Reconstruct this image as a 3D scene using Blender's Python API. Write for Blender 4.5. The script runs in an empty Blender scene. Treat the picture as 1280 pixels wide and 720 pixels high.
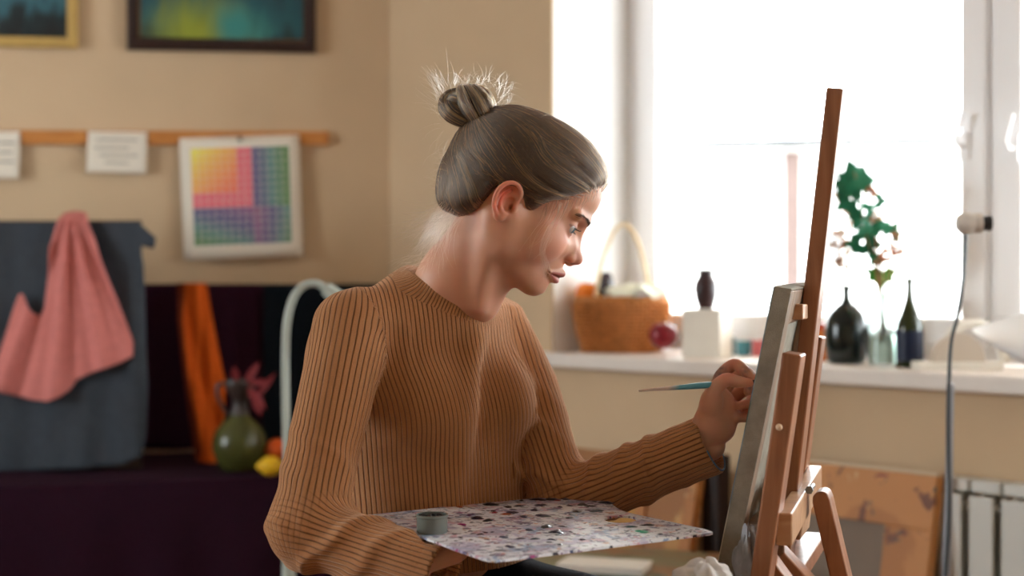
RES = 1.0
import bpy, math, random
import numpy as np
from mathutils import Vector, Matrix, noise

random.seed(7)
rng = np.random.default_rng(7)
sc = bpy.context.scene
COL = sc.collection
PI = math.pi
F = 1778.0          # focal length in pixels of the 1280 wide frame (50 mm lens)
EYE = 1.2           # height of the camera
V = Vector

def P(px, py, Y):
    """the place seen at pixel (px, py) at distance Y from the camera"""
    return V(((px - 640) / F * Y, Y, EYE - (py - 360) / F * Y))

# ---------------------------------------------------------------- materials
def new_mat(name):
    m = bpy.data.materials.new(name); m.use_nodes = True
    nt = m.node_tree; bs = nt.nodes['Principled BSDF']
    return m, nt, bs

def lin(c):
    return tuple(((v / 255) / 12.92 if v / 255 <= .04045 else ((v / 255 + .055) / 1.055) ** 2.4) for v in c[:3]) + (1,)

def mat(name, rgb, rough=.6, spec=.3, metal=0, noise_amt=.0, noise_scale=8, bump=0, bump_scale=60, sub=0, trans=0, ior=1.45, sheen=0, stretch=None, alpha=1):
    """rgb in 0..255 display values; optional mottling and bump"""
    m, nt, bs = new_mat(name)
    c = lin(rgb)
    bs.inputs['Base Color'].default_value = c
    bs.inputs['Roughness'].default_value = rough
    bs.inputs['Specular IOR Level'].default_value = spec
    bs.inputs['Metallic'].default_value = metal
    bs.inputs['IOR'].default_value = ior
    bs.inputs['Alpha'].default_value = alpha
    if sub: 
        bs.inputs['Subsurface Weight'].default_value = sub
        bs.inputs['Subsurface Radius'].default_value = (1, .35, .2)
        bs.inputs['Subsurface Scale'].default_value = .006
    if trans: bs.inputs['Transmission Weight'].default_value = trans
    if sheen: bs.inputs['Sheen Weight'].default_value = sheen
    tc = nt.nodes.new('ShaderNodeTexCoord')
    src = tc.outputs['Object']
    if stretch:
        mp = nt.nodes.new('ShaderNodeMapping'); mp.inputs['Scale'].default_value = stretch
        nt.links.new(src, mp.inputs['Vector']); src = mp.outputs['Vector']
    if noise_amt:
        nz = nt.nodes.new('ShaderNodeTexNoise'); nz.inputs['Scale'].default_value = noise_scale
        nz.inputs['Detail'].default_value = 6
        nt.links.new(src, nz.inputs['Vector'])
        rp = nt.nodes.new('ShaderNodeValToRGB')
        rp.color_ramp.elements[0].position = .3; rp.color_ramp.elements[1].position = .7
        lo = tuple(v * (1 - noise_amt) for v in c[:3]) + (1,)
        hi = tuple(min(1, v * (1 + noise_amt)) for v in c[:3]) + (1,)
        rp.color_ramp.elements[0].color = lo; rp.color_ramp.elements[1].color = hi
        nt.links.new(nz.outputs['Fac'], rp.inputs['Fac'])
        nt.links.new(rp.outputs['Color'], bs.inputs['Base Color'])
    if bump:
        n2 = nt.nodes.new('ShaderNodeTexNoise'); n2.inputs['Scale'].default_value = bump_scale
        n2.inputs['Detail'].default_value = 5
        nt.links.new(src, n2.inputs['Vector'])
        bp = nt.nodes.new('ShaderNodeBump'); bp.inputs['Strength'].default_value = bump
        bp.inputs['Distance'].default_value = .004
        nt.links.new(n2.outputs['Fac'], bp.inputs['Height']); nt.links.new(bp.outputs['Normal'], bs.inputs['Normal'])
    return m

def wood(name, dark, light, scale=(30, 30, 2.2), rough=.5, knots=0):
    m, nt, bs = new_mat(name)
    tc = nt.nodes.new('ShaderNodeTexCoord'); mp = nt.nodes.new('ShaderNodeMapping')
    mp.inputs['Scale'].default_value = scale
    nt.links.new(tc.outputs['Object'], mp.inputs['Vector'])
    nz = nt.nodes.new('ShaderNodeTexNoise'); nz.inputs['Scale'].default_value = 2.2; nz.inputs['Detail'].default_value = 8
    nz.inputs['Distortion'].default_value = .8
    nt.links.new(mp.outputs['Vector'], nz.inputs['Vector'])
    rp = nt.nodes.new('ShaderNodeValToRGB')
    rp.color_ramp.elements[0].position = .33; rp.color_ramp.elements[1].position = .66
    rp.color_ramp.elements[0].color = lin(dark); rp.color_ramp.elements[1].color = lin(light)
    nt.links.new(nz.outputs['Fac'], rp.inputs['Fac']); nt.links.new(rp.outputs['Color'], bs.inputs['Base Color'])
    bs.inputs['Roughness'].default_value = rough
    bs.inputs['Specular IOR Level'].default_value = .35
    bp = nt.nodes.new('ShaderNodeBump'); bp.inputs['Strength'].default_value = .15; bp.inputs['Distance'].default_value = .002
    nt.links.new(nz.outputs['Fac'], bp.inputs['Height']); nt.links.new(bp.outputs['Normal'], bs.inputs['Normal'])
    return m

def blotchy(name, base, spots, scale=20, rough=.6):
    """base colour with spots of paint: spots = [(rgb, scale, threshold, seed)]"""
    m, nt, bs = new_mat(name)
    tc = nt.nodes.new('ShaderNodeTexCoord')
    prev = None
    for k, (rgb, s, th, seed) in enumerate(spots):
        mp = nt.nodes.new('ShaderNodeMapping'); mp.inputs['Location'].default_value = (seed * 3.1, seed * 1.7, seed * .9)
        nt.links.new(tc.outputs['Object'], mp.inputs['Vector'])
        nz = nt.nodes.new('ShaderNodeTexNoise'); nz.inputs['Scale'].default_value = s; nz.inputs['Detail'].default_value = 4
        nz.inputs['Distortion'].default_value = .6
        nt.links.new(mp.outputs['Vector'], nz.inputs['Vector'])
        rp = nt.nodes.new('ShaderNodeValToRGB')
        rp.color_ramp.elements[0].position = th; rp.color_ramp.elements[1].position = th + .035
        nt.links.new(nz.outputs['Fac'], rp.inputs['Fac'])
        mx = nt.nodes.new('ShaderNodeMix'); mx.data_type = 'RGBA'
        nt.links.new(rp.outputs['Color'], mx.inputs['Factor'])
        if prev is None: mx.inputs['A'].default_value = lin(base)
        else: nt.links.new(prev, mx.inputs['A'])
        mx.inputs['B'].default_value = lin(rgb)
        prev = mx.outputs['Result']
    nt.links.new(prev, bs.inputs['Base Color'])
    bs.inputs['Roughness'].default_value = rough
    return m

def attr_mat(name, attr='col', rough=.6, spec=.3, bump=0, bump_scale=300, sub=0, sheen=0):
    m, nt, bs = new_mat(name)
    a = nt.nodes.new('ShaderNodeAttribute'); a.attribute_name = attr
    nt.links.new(a.outputs['Color'], bs.inputs['Base Color'])
    bs.inputs['Roughness'].default_value = rough; bs.inputs['Specular IOR Level'].default_value = spec
    if sub:
        bs.inputs['Subsurface Weight'].default_value = sub
        bs.inputs['Subsurface Radius'].default_value = (1, .3, .15); bs.inputs['Subsurface Scale'].default_value = .008
    if bump:
        tc = nt.nodes.new('ShaderNodeTexCoord')
        nz = nt.nodes.new('ShaderNodeTexNoise'); nz.inputs['Scale'].default_value = bump_scale; nz.inputs['Detail'].default_value = 3
        nt.links.new(tc.outputs['Object'], nz.inputs['Vector'])
        bp = nt.nodes.new('ShaderNodeBump'); bp.inputs['Strength'].default_value = bump; bp.inputs['Distance'].default_value = .0008
        nt.links.new(nz.outputs['Fac'], bp.inputs['Height']); nt.links.new(bp.outputs['Normal'], bs.inputs['Normal'])
    return m

def glass_mat(name, tint=(255, 255, 255), rough=.0, ior=1.5):
    m, nt, bs = new_mat(name)
    bs.inputs['Base Color'].default_value = lin(tint); bs.inputs['Transmission Weight'].default_value = 1
    bs.inputs['Roughness'].default_value = rough; bs.inputs['IOR'].default_value = ior
    return m

def pane_mat():
    m = bpy.data.materials.new('window_glass'); m.use_nodes = True; nt = m.node_tree; nt.nodes.clear()
    o = nt.nodes.new('ShaderNodeOutputMaterial'); mx = nt.nodes.new('ShaderNodeMixShader')
    t = nt.nodes.new('ShaderNodeBsdfTransparent'); g = nt.nodes.new('ShaderNodeBsdfGlossy'); g.inputs['Roughness'].default_value = .02
    t.inputs['Color'].default_value = (.94, .96, .96, 1)
    mx.inputs[0].default_value = .06
    nt.links.new(t.outputs[0], mx.inputs[1]); nt.links.new(g.outputs[0], mx.inputs[2]); nt.links.new(mx.outputs[0], o.inputs[0])
    return m

# ---------------------------------------------------------------- things and parts
ORG = {}
def tag(o, label=None, cat=None, group=None, kind=None):
    if label: o['label'] = label
    if cat: o['category'] = cat
    if group: o['group'] = group
    if kind: o['kind'] = kind
    return o

def thing(name, loc, label, cat, group=None):
    o = bpy.data.objects.new(name, None); COL.objects.link(o); o.empty_display_size = .05
    o.location = loc; ORG[o.name] = V(loc)
    return tag(o, label, cat, group)

def link_obj(name, data, parent=None, base=None):
    o = bpy.data.objects.new(name, data); COL.objects.link(o)
    if parent is not None:
        o.parent = parent; ORG[o.name] = ORG[parent.name]
    else:
        b = V(base) if base is not None else V((0, 0, 0)); o.location = b; ORG[o.name] = b
    return o

class Geo:
    """collects faces in world coordinates and links them as ONE mesh object"""
    def __init__(s): s.v = []; s.f = []
    def add(s, vs, fs):
        n = len(s.v); s.v += [tuple(x) for x in vs]; s.f += [tuple(i + n for i in f) for f in fs]; return s
    def box(s, c, size, ax=None):
        ax = ax or (V((1, 0, 0)), V((0, 1, 0)), V((0, 0, 1))); c = V(c)
        vs = []
        for i in (-.5, .5):
            for j in (-.5, .5):
                for k in (-.5, .5):
                    vs.append(c + ax[0] * (i * size[0]) + ax[1] * (j * size[1]) + ax[2] * (k * size[2]))
        fs = [(0, 1, 3, 2), (4, 6, 7, 5), (0, 4, 5, 1), (2, 3, 7, 6), (0, 2, 6, 4), (1, 5, 7, 3)]
        return s.add(vs, fs)
    def bar(s, a, b, w, h, side):
        """beam from a to b; w along `side`, h across"""
        a = V(a); b = V(b); d = (b - a); L = d.length; d.normalize()
        sd = V(side); sd = (sd - d * sd.dot(d)).normalized(); up = d.cross(sd)
        return s.box((a + b) / 2, (L, w, h), (d, sd, up))
    def prism(s, poly, o, ux, uy, t):
        """polygon (u, v) on the plane o + u*ux + v*uy, given thickness t along ux x uy"""
        o = V(o); ux = V(ux); uy = V(uy); nrm = ux.cross(uy).normalized(); n = len(poly)
        a = [o + ux * u + uy * v for u, v in poly]; b = [p + nrm * t for p in a]
        fs = [tuple(range(n))[::-1], tuple(range(n, 2 * n))] + [(i, (i + 1) % n, n + (i + 1) % n, n + i) for i in range(n)]
        return s.add(a + b, fs)
    def tube(s, pts, r, n=10, cap=True):
        pts = [V(p) for p in pts]; m = len(pts)
        rs = r if isinstance(r, (list, tuple)) else [r] * m
        up = V((0, 0, 1)); vs = []; fs = []; prev = None
        for i, p in enumerate(pts):
            d = (pts[min(i + 1, m - 1)] - pts[max(i - 1, 0)])
            if d.length < 1e-9: d = V((0, 0, 1))
            d.normalize()
            if prev is None:
                q = d.cross(up)
                if q.length < 1e-3: q = d.cross(V((1, 0, 0)))
            else: q = prev - d * prev.dot(d)
            q.normalize(); prev = q; w = d.cross(q)
            for k in range(n):
                a = 2 * PI * k / n; vs.append(p + (q * math.cos(a) + w * math.sin(a)) * rs[i])
        for i in range(m - 1):
            for k in range(n):
                k2 = (k + 1) % n; fs.append((i * n + k, i * n + k2, (i + 1) * n + k2, (i + 1) * n + k))
        if cap: fs.append(tuple(range(n))[::-1]); fs.append(tuple(range((m - 1) * n, m * n)))
        return s.add(vs, fs)
    def lathe(s, prof, c, n=32, ax=None, squash=(1, 1)):
        """prof = [(radius, height)] turned about the vertical through c"""
        c = V(c); ax = ax or (V((1, 0, 0)), V((0, 1, 0)), V((0, 0, 1))); vs = []; fs = []; m = len(prof)
        for r, h in prof:
            for k in range(n):
                a = 2 * PI * k / n; vs.append(c + ax[0] * (r * math.cos(a) * squash[0]) + ax[1] * (r * math.sin(a) * squash[1]) + ax[2] * h)
        for i in range(m - 1):
            for k in range(n):
                k2 = (k + 1) % n; fs.append((i * n + k, i * n + k2, (i + 1) * n + k2, (i + 1) * n + k))
        if prof[0][0] > 1e-5: fs.append(tuple(range(n))[::-1])
        if prof[-1][0] > 1e-5: fs.append(tuple(range((m - 1) * n, m * n)))
        return s.add(vs, fs)
    def grid(s, fn, nu, nv, t=0):
        """surface fn(u, v) for u, v in 0..1"""
        vs = [V(fn(i / nu, j / nv)) for i in range(nu + 1) for j in range(nv + 1)]
        I = lambda i, j: i * (nv + 1) + j
        fs = [(I(i, j), I(i + 1, j), I(i + 1, j + 1), I(i, j + 1)) for i in range(nu) for j in range(nv)]
        return s.add(vs, fs)
    def ball(s, c, r, n=16, sq=(1, 1, 1)):
        prof = [(max(1e-6, r * math.sin(PI * i / n)), -r * math.cos(PI * i / n) * sq[2]) for i in range(n + 1)]
        return s.lathe(prof, c, n * 2, None, (sq[0], sq[1]))
    def build(s, name, m, parent=None, base=None, smooth=True, bevel=0, solid=0, angle=40, subsurf=0):
        b = ORG[parent.name] if parent is not None else (V(base) if base is not None else V((0, 0, 0)))
        me = bpy.data.meshes.new(name)
        me.from_pydata([(x[0] - b.x, x[1] - b.y, x[2] - b.z) for x in s.v], [], s.f)
        me.validate()
        import bmesh
        bm = bmesh.new(); bm.from_mesh(me); bmesh.ops.recalc_face_normals(bm, faces=bm.faces); bm.to_mesh(me); bm.free()
        me.materials.append(m)
        o = link_obj(name, me, parent, None if parent is not None else b)
        if smooth:
            for p in me.polygons: p.use_smooth = True
        if solid:
            md = o.modifiers.new('solid', 'SOLIDIFY'); md.thickness = solid; md.offset = 0
        if bevel:
            md = o.modifiers.new('bevel', 'BEVEL'); md.width = bevel; md.segments = 2; md.limit_method = 'ANGLE'; md.angle_limit = math.radians(35)
        if subsurf:
            md = o.modifiers.new('sub', 'SUBSURF'); md.levels = subsurf; md.render_levels = subsurf
        if smooth:
            try:
                me.set_sharp_from_angle(angle=math.radians(angle))
            except Exception: pass
        return o

def spline(pts, n):
    """Catmull-Rom through pts, n samples per span"""
    pts = [np.array(p, float) for p in pts]; out = []
    ext = [2 * pts[0] - pts[1]] + pts + [2 * pts[-1] - pts[-2]]
    for i in range(len(pts) - 1):
        p0, p1, p2, p3 = ext[i:i + 4]
        for k in range(n):
            t = k / n
            out.append(.5 * (2 * p1 + (p2 - p0) * t + (2 * p0 - 5 * p1 + 4 * p2 - p3) * t * t + (3 * p1 - p0 - 3 * p2 + p3) * t ** 3))
    out.append(pts[-1]); return out

def hair_obj(name, strands, radius, m, parent, base=None, tip=.3):
    """strands: list of (n,3) arrays in world coordinates"""
    b = np.array(ORG[parent.name]) if parent is not None else np.array(base)
    hc = bpy.data.hair_curves.new(name)
    hc.add_curves([len(s) for s in strands])
    pos = np.concatenate(strands) - b
    hc.points.foreach_set('position', pos.astype(np.float32).ravel())
    rad = []
    for i, s in enumerate(strands):
        r = radius[i] if hasattr(radius, '__len__') else radius
        t = np.linspace(0, 1, len(s)); rad.append(r * (1 - (1 - tip) * t ** 2))
    if 'radius' not in hc.attributes: hc.attributes.new('radius', 'FLOAT', 'POINT')
    hc.attributes['radius'].data.foreach_set('value', np.concatenate(rad).astype(np.float32))
    hc.materials.append(m)
    return link_obj(name, hc, parent, None if parent is not None else b)

# ---------------------------------------------------------------- signed distance modelling
def smin(a, b, k):
    h = np.clip(.5 + .5 * (b - a) / k, 0, 1)
    return b * (1 - h) + a * h - k * h * (1 - h)
def smax(a, b, k): return -smin(-a, -b, k)

class Ell:
    def __init__(s, c, r, R=None):
        s.c = np.array(c, float); s.r = np.array(r, float); s.R = None if R is None else np.array(R, float)   # rows of R: the ellipsoid's axes
        s.bs = (s.c, s.r.max())
    def __call__(s, p):
        q = p - s.c
        if s.R is not None: q = q @ s.R.T
        k0 = np.linalg.norm(q / s.r, axis=1); k1 = np.linalg.norm(q / s.r ** 2, axis=1)
        return np.where(k1 > 1e-9, k0 * (k0 - 1) / np.maximum(k1, 1e-9), -s.r.min())
class Cone:
    def __init__(s, a, b, ra, rb):
        s.a = np.array(a, float); s.b = np.array(b, float); s.ra = ra; s.rb = rb
        s.bs = ((s.a + s.b) / 2, np.linalg.norm(s.a - s.b) / 2 + max(ra, rb))
    def __call__(s, p):
        ba = s.b - s.a; pa = p - s.a; h = np.clip(pa @ ba / (ba @ ba), 0, 1)
        return np.linalg.norm(pa - h[:, None] * ba, axis=1) - (s.ra + (s.rb - s.ra) * h)
class Chain:
    """round tube through points with radii, hard min between close neighbours of a spline"""
    def __init__(s, pts, radii, n=4, k=.003):
        q = spline([list(p) + [r] for p, r in zip(pts, radii)], n) if n > 1 else [np.array(list(p) + [r], float) for p, r in zip(pts, radii)]
        s.q = np.array(q); s.k = k
        c = s.q[:, :3].mean(0); s.bs = (c, (np.linalg.norm(s.q[:, :3] - c, axis=1) + s.q[:, 3]).max())
    def __call__(s, p):
        best = None
        for i in range(len(s.q) - 1):
            a = s.q[i, :3]; b = s.q[i + 1, :3]; ba = b - a; pa = p - a
            h = np.clip(pa @ ba / (ba @ ba + 1e-12), 0, 1)
            d = np.linalg.norm(pa - h[:, None] * ba, axis=1) - (s.q[i, 3] + (s.q[i + 1, 3] - s.q[i, 3]) * h)
            best = d if best is None else np.minimum(best, d)
        return best

def evalf(pr, p, margin=.055):
    c, R = pr.bs
    d = np.linalg.norm(p - c, axis=1) - R
    near = d < margin
    if near.any(): d[near] = pr(p[near])
    return d

class Model:
    """list of (op, primitive, k): op '+' smooth union, '-' smooth subtraction, 'f' function f(d, p) -> d"""
    def __init__(s, *ops): s.ops = list(ops)
    def add(s, pr, k=.01): s.ops.append(('+', pr, k)); return s
    def sub(s, pr, k=.005): s.ops.append(('-', pr, k)); return s
    def fn(s, f): s.ops.append(('f', f, 0)); return s
    def __call__(s, p):
        d = None
        for op, pr, k in s.ops:
            if op == '+':
                e = evalf(pr, p); d = e if d is None else smin(d, e, k)
            elif op == '-':
                e = evalf(pr, p); d = smax(d, -e, k)
            else: d = pr(d, p)
        return d

def sdf_mesh(f, lo, hi, h, block=8):
    lo = np.array(lo, float); hi = np.array(hi, float)
    nb = np.ceil((hi - lo) / (h * block)).astype(int)
    B = np.stack(np.meshgrid(*[np.arange(n) for n in nb], indexing='ij'), -1).reshape(-1, 3)
    cen = lo + (B + .5) * h * block
    d = f(cen)
    B = B[np.abs(d) < h * block * 1.35 + .004]
    N = nb * block + 2
    key = lambda a: (a[:, 0].astype(np.int64) * N[1] + a[:, 1]) * N[2] + a[:, 2]
    off = np.stack(np.meshgrid(*[np.arange(block)] * 3, indexing='ij'), -1).reshape(-1, 3)
    cells = (B[:, None, :] * block + off[None]).reshape(-1, 3)
    # lattice points
    lp = None
    keys = []
    for o in [(i, j, k) for i in (0, 1) for j in (0, 1) for k in (0, 1)]:
        keys.append(key(cells + np.array(o)))
    U = np.unique(np.concatenate(keys))
    z = U % N[2]; y = (U // N[2]) % N[1]; x = U // (N[2] * N[1])
    L = np.stack([x, y, z], 1)
    val = np.empty(len(U)); CH = 400000
    for i in range(0, len(U), CH): val[i:i + CH] = f(lo + L[i:i + CH] * h)
    cv = np.stack([val[np.searchsorted(U, k)] for k in keys], 1)      # (cells, 8)
    act = (cv.min(1) < 0) & (cv.max(1) >= 0)
    cells = cells[act]; cv = cv[act]
    ck = key(cells); order = np.argsort(ck); cells = cells[order]; cv = cv[order]; ck = ck[order]
    corners = np.array([(i, j, k) for i in (0, 1) for j in (0, 1) for k in (0, 1)], float)
    idx = {(int(a), int(b), int(c)): n for n, (a, b, c) in enumerate(corners)}
    acc = np.zeros((len(cells), 3)); cnt = np.zeros(len(cells))
    for a in range(8):
        for b in range(a + 1, 8):
            if np.abs(corners[a] - corners[b]).sum() != 1: continue
            va = cv[:, a]; vb = cv[:, b]; m = (va < 0) != (vb < 0)
            t = va[m] / (va[m] - vb[m])
            acc[m] += corners[a] + t[:, None] * (corners[b] - corners[a]); cnt[m] += 1
    verts = lo + (cells + acc / cnt[:, None]) * h
    faces = []
    for ax in range(3):
        b, c = (ax + 1) % 3, (ax + 2) % 3
        e = np.zeros(3, int); e[ax] = 1
        i1 = idx[tuple(e)]
        m = (cv[:, 0] < 0) != (cv[:, i1] < 0)
        base = cells[m]; neg = cv[m, 0] < 0
        eb = np.zeros(3, int); eb[b] = 1; ec = np.zeros(3, int); ec[c] = 1
        q = []
        ok = np.ones(len(base), bool)
        for o in (np.zeros(3, int), eb, eb + ec, ec):
            k = key(base - o); j = np.clip(np.searchsorted(ck, k), 0, len(ck) - 1)
            ok &= ck[j] == k; q.append(j)
        q = np.stack(q, 1)
        q[~neg] = q[~neg][:, ::-1]
        faces.append(q[ok])
    return verts, np.concatenate(faces)

def np_mesh(name, verts, faces, m, parent, base=None, attrs=None, smooth=True):
    b = np.array(ORG[parent.name]) if parent is not None else np.array(base)
    me = bpy.data.meshes.new(name)
    me.vertices.add(len(verts)); me.vertices.foreach_set('co', (verts - b).astype(np.float32).ravel())
    me.loops.add(len(faces) * 4); me.loops.foreach_set('vertex_index', faces.astype(np.int32).ravel())
    me.polygons.add(len(faces)); me.polygons.foreach_set('loop_start', np.arange(0, len(faces) * 4, 4, dtype=np.int32))
    me.update(calc_edges=True); me.validate()
    me.polygons.foreach_set('use_smooth', np.ones(len(me.polygons), bool))
    for an, (typ, arr) in (attrs or {}).items():
        a = me.attributes.new(an, typ, 'POINT')
        if typ == 'FLOAT_COLOR': a.data.foreach_set('color', arr.astype(np.float32).ravel())
        elif typ == 'FLOAT_VECTOR': a.data.foreach_set('vector', arr.astype(np.float32).ravel())
        else: a.data.foreach_set('value', arr.astype(np.float32).ravel())
    me.materials.append(m)
    return link_obj(name, me, parent, None if parent is not None else b)

def sdf_normals(f, v, e=.0015):
    g = np.stack([f(v + np.eye(3)[i] * e) - f(v - np.eye(3)[i] * e) for i in range(3)], 1)
    return g / np.maximum(np.linalg.norm(g, axis=1), 1e-9)[:, None]

def sstep(a, b, x):
    t = np.clip((x - a) / (b - a), 0, 1); return t * t * (3 - 2 * t)

def vnoise(p, scale, seed=0):
    """smooth value noise, vectorised"""
    q = p * scale + seed * 17.31; i = np.floor(q).astype(np.int64); f = q - i; f = f * f * (3 - 2 * f)
    def hsh(a):
        n = (a[:, 0] * 374761393 + a[:, 1] * 668265263 + a[:, 2] * 2147483647 + seed * 144269) & 0x7fffffff
        n = ((n ^ (n >> 13)) * 1274126177) & 0x7fffffff
        return ((n ^ (n >> 16)) & 0xffff) / 65535.0
    r = 0
    for a in (0, 1):
        for b in (0, 1):
            for c in (0, 1):
                w = (f[:, 0] if a else 1 - f[:, 0]) * (f[:, 1] if b else 1 - f[:, 1]) * (f[:, 2] if c else 1 - f[:, 2])
                r = r + w * hsh(i + np.array([a, b, c]))
    return r * 2 - 1
# ================================================================ the room
# window wall: s runs along it towards the camera, d goes outward through it
X0, Y0 = 50 / F * 4.4, 4.4
wv = V((.657, -.754, 0)).normalized(); nv = V((.754, .657, 0)).normalized(); UP = V((0, 0, 1))
def WF(s, d, z): return V((X0, Y0, z)) + wv * s + nv * d
def on_wall(px, py, d):
    kx = (px - 640) / F
    Y = (d + X0 * nv.x + Y0 * nv.y) / (kx * nv.x + nv.y)
    s = (kx * Y - X0) * wv.x + (Y - Y0) * wv.y
    return s, EYE - (py - 360) / F * Y, Y
WA = (wv, nv, UP)
# left wall: u to the left, m into the room
s_c, _, Yc = on_wall(487, 360, 0)
C0 = WF(s_c, 0, 0)
lu = V((-.994, -.11, 0)).normalized(); lm = V((.11, -.994, 0)).normalized()
def LW(l, e, z): return V((C0.x, C0.y, z)) + lu * l + lm * e
def on_left(px, py, e):
    kx = (px - 640) / F
    # (kx*Y - Cx)*lm.x + (Y-Cy)*lm.y = e
    Y = (e + C0.x * lm.x + C0.y * lm.y) / (kx * lm.x + lm.y)
    l = (kx * Y - C0.x) * lu.x + (Y - C0.y) * lu.y
    return l, EYE - (py - 360) / F * Y, Y
def LP(px, py, e):
    l, z, _ = on_left(px, py, e); return LW(l, e, z)
def WP(px, py, d):
    s, z, _ = on_wall(px, py, d); return WF(s, d, z)
LA = (-lu, -lm, UP)

M = {}
M['wall'] = mat('warm_wall_paint', (201, 176, 145), .9, .15, noise_amt=.05, noise_scale=3, bump=.25, bump_scale=120)
M['reveal'] = mat('white_reveal_paint', (240, 240, 238), .8, .2, bump=.1, bump_scale=90)
M['ceil'] = mat('ceiling_paint', (235, 228, 215), .9, .1)
M['floor'] = wood('floor_boards', (96, 62, 40), (132, 90, 58), (3, 22, 3), .5)
M['pvc'] = mat('white_window_plastic', (246, 246, 248), .35, .4)
M['sill'] = mat('sill_paint', (226, 218, 210), .5, .4, noise_amt=.03, noise_scale=14)
M['pane'] = pane_mat()

CEIL = 2.85
def struct(o): o['kind'] = 'structure'; return o
struct(Geo().box((0, 1.0, -.05), (11, 12, .1)).build('floor', M['floor'], smooth=False))
struct(Geo().box((0, 1.0, CEIL + .05), (11, 12, .1)).build('ceiling', M['ceil'], smooth=False))
SILLZ = 1.002; OPEN1 = 2.35; HEAD = 2.55; TH = .42
def wallbox(g, s0, s1, z0, z1): g.box(WF((s0 + s1) / 2, TH / 2, (z0 + z1) / 2), (s1 - s0, TH, z1 - z0), WA)
g = Geo()
wallbox(g, s_c - .3, 0, 0, CEIL); wallbox(g, 0, OPEN1, 0, SILLZ - .03); wallbox(g, 0, OPEN1, HEAD, CEIL)
wallbox(g, OPEN1, 2.75, 0, CEIL); wallbox(g, 2.75, 6.2, 0, .98); wallbox(g, 2.75, 6.2, HEAD, CEIL); wallbox(g, 6.2, 9.6, 0, CEIL)
struct(g.build('wall_window', M['wall'], smooth=False))
g = Geo()
g.box(LW(2.4, -.1, CEIL / 2), (4.8, .2, CEIL), LA)
struct(g.build('wall_left', M['wall'], smooth=False))
# side wall with its own window (off the picture to the left), closed wall behind
SW0, SW1 = 1.0, 3.0
g = Geo(); g.box((-4.6, (-3 + SW0) / 2, CEIL / 2), (.2, SW0 + 3, CEIL)); g.box((-4.6, (SW1 + 5) / 2, CEIL / 2), (.2, 5 - SW1, CEIL))
g.box((-4.6, (SW0 + SW1) / 2, .45), (.2, SW1 - SW0, .9)); g.box((-4.6, (SW0 + SW1) / 2, (2.6 + CEIL) / 2), (.2, SW1 - SW0, CEIL - 2.6))
struct(g.build('wall_side', M['wall'], smooth=False))
g = Geo()
for y_ in (SW0 + .04, SW0 + 1.0, SW1 - .04): g.box((-4.6, y_, 1.75), (.08, .08, 1.7))
g.box((-4.6, (SW0 + SW1) / 2, .94), (.08, SW1 - SW0, .08)); g.box((-4.6, (SW0 + SW1) / 2, 2.56), (.08, SW1 - SW0, .08))
struct(g.build('window_3', M['pvc'], smooth=False))
struct(Geo().box((-4.6, (SW0 + SW1) / 2, 1.75), (.006, SW1 - SW0, 1.6)).build('window_4', M['pane'], smooth=False))
g = Geo(); g.box((.6, -2.6, CEIL / 2), (10.6, .2, CEIL)); struct(g.build('wall_back', M['wall'], smooth=False))
# white plaster of the window recess
g = Geo()
RD = .335
g.box(WF(-.004, RD / 2 + .004, (SILLZ + HEAD) / 2), (.012, RD - .006, HEAD - SILLZ), WA)
g.box(WF(OPEN1 + .002, RD / 2, (SILLZ + HEAD) / 2), (.012, RD - .006, HEAD - SILLZ), WA)
g.box(WF(OPEN1 / 2, RD / 2, HEAD), (OPEN1, RD - .006, .012), WA)
struct(g.build('trim_1', M['reveal'], smooth=False))
# sill board
g = Geo(); g.box(WF(OPEN1 / 2 - .0, (RD - .05) / 2, SILLZ - .021), (OPEN1 + .1, RD + .05, .042), WA)
struct(g.build('trim_2', M['sill'], smooth=False, bevel=.006))

def window(name, s0, s1, z0, z1, divs, d0=RD, sash=.075):
    w = bpy.data.objects.new(name, None); COL.objects.link(w); w.location = WF((s0 + s1) / 2, d0, z0); ORG[w.name] = w.location.copy(); w['kind'] = 'structure'
    g = Geo(); fw = .055
    g.box(WF((s0 + s1) / 2, d0 + .035, z0 + fw / 2), (s1 - s0, .07, fw), WA); g.box(WF((s0 + s1) / 2, d0 + .035, z1 - fw / 2), (s1 - s0, .07, fw), WA)
    g.box(WF(s0 + fw / 2, d0 + .035, (z0 + z1) / 2), (fw, .07, z1 - z0 - 2 * fw), WA); g.box(WF(s1 - fw / 2, d0 + .035, (z0 + z1) / 2), (fw, .07, z1 - z0 - 2 * fw), WA)
    edges = [s0 + fw] + list(divs) + [s1 - fw]
    for m_ in divs: g.box(WF(m_, d0 + .035, (z0 + z1) / 2), (.03, .07, z1 - z0 - 2 * fw), WA)
    g.build('window_frame', M['pvc'], w, smooth=False, bevel=.004)
    for a, b in zip(edges[:-1], edges[1:]):
        a += .012; b -= .012; g = Geo(); zc = (z0 + z1) / 2; ZL, ZH = z0 + fw - .01, z1 - fw + .01
        g.box(WF((a + b) / 2, d0 + .01, ZL + sash / 2), (b - a, .06, sash), WA); g.box(WF((a + b) / 2, d0 + .01, ZH - sash / 2), (b - a, .06, sash), WA)
        g.box(WF(a + sash / 2, d0 + .01, zc), (sash, .06, ZH - ZL - 2 * sash), WA); g.box(WF(b - sash / 2, d0 + .01, zc), (sash, .06, ZH - ZL - 2 * sash), WA)
        f = g.build('sash', M['pvc'], w, smooth=False, bevel=.006)
        Geo().box(WF((a + b) / 2, d0 + .015, zc), (b - a - 2 * sash + .01, .006, ZH - ZL - 2 * sash + .01), WA).build('pane', M['pane'], f, smooth=False)
    return w
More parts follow.
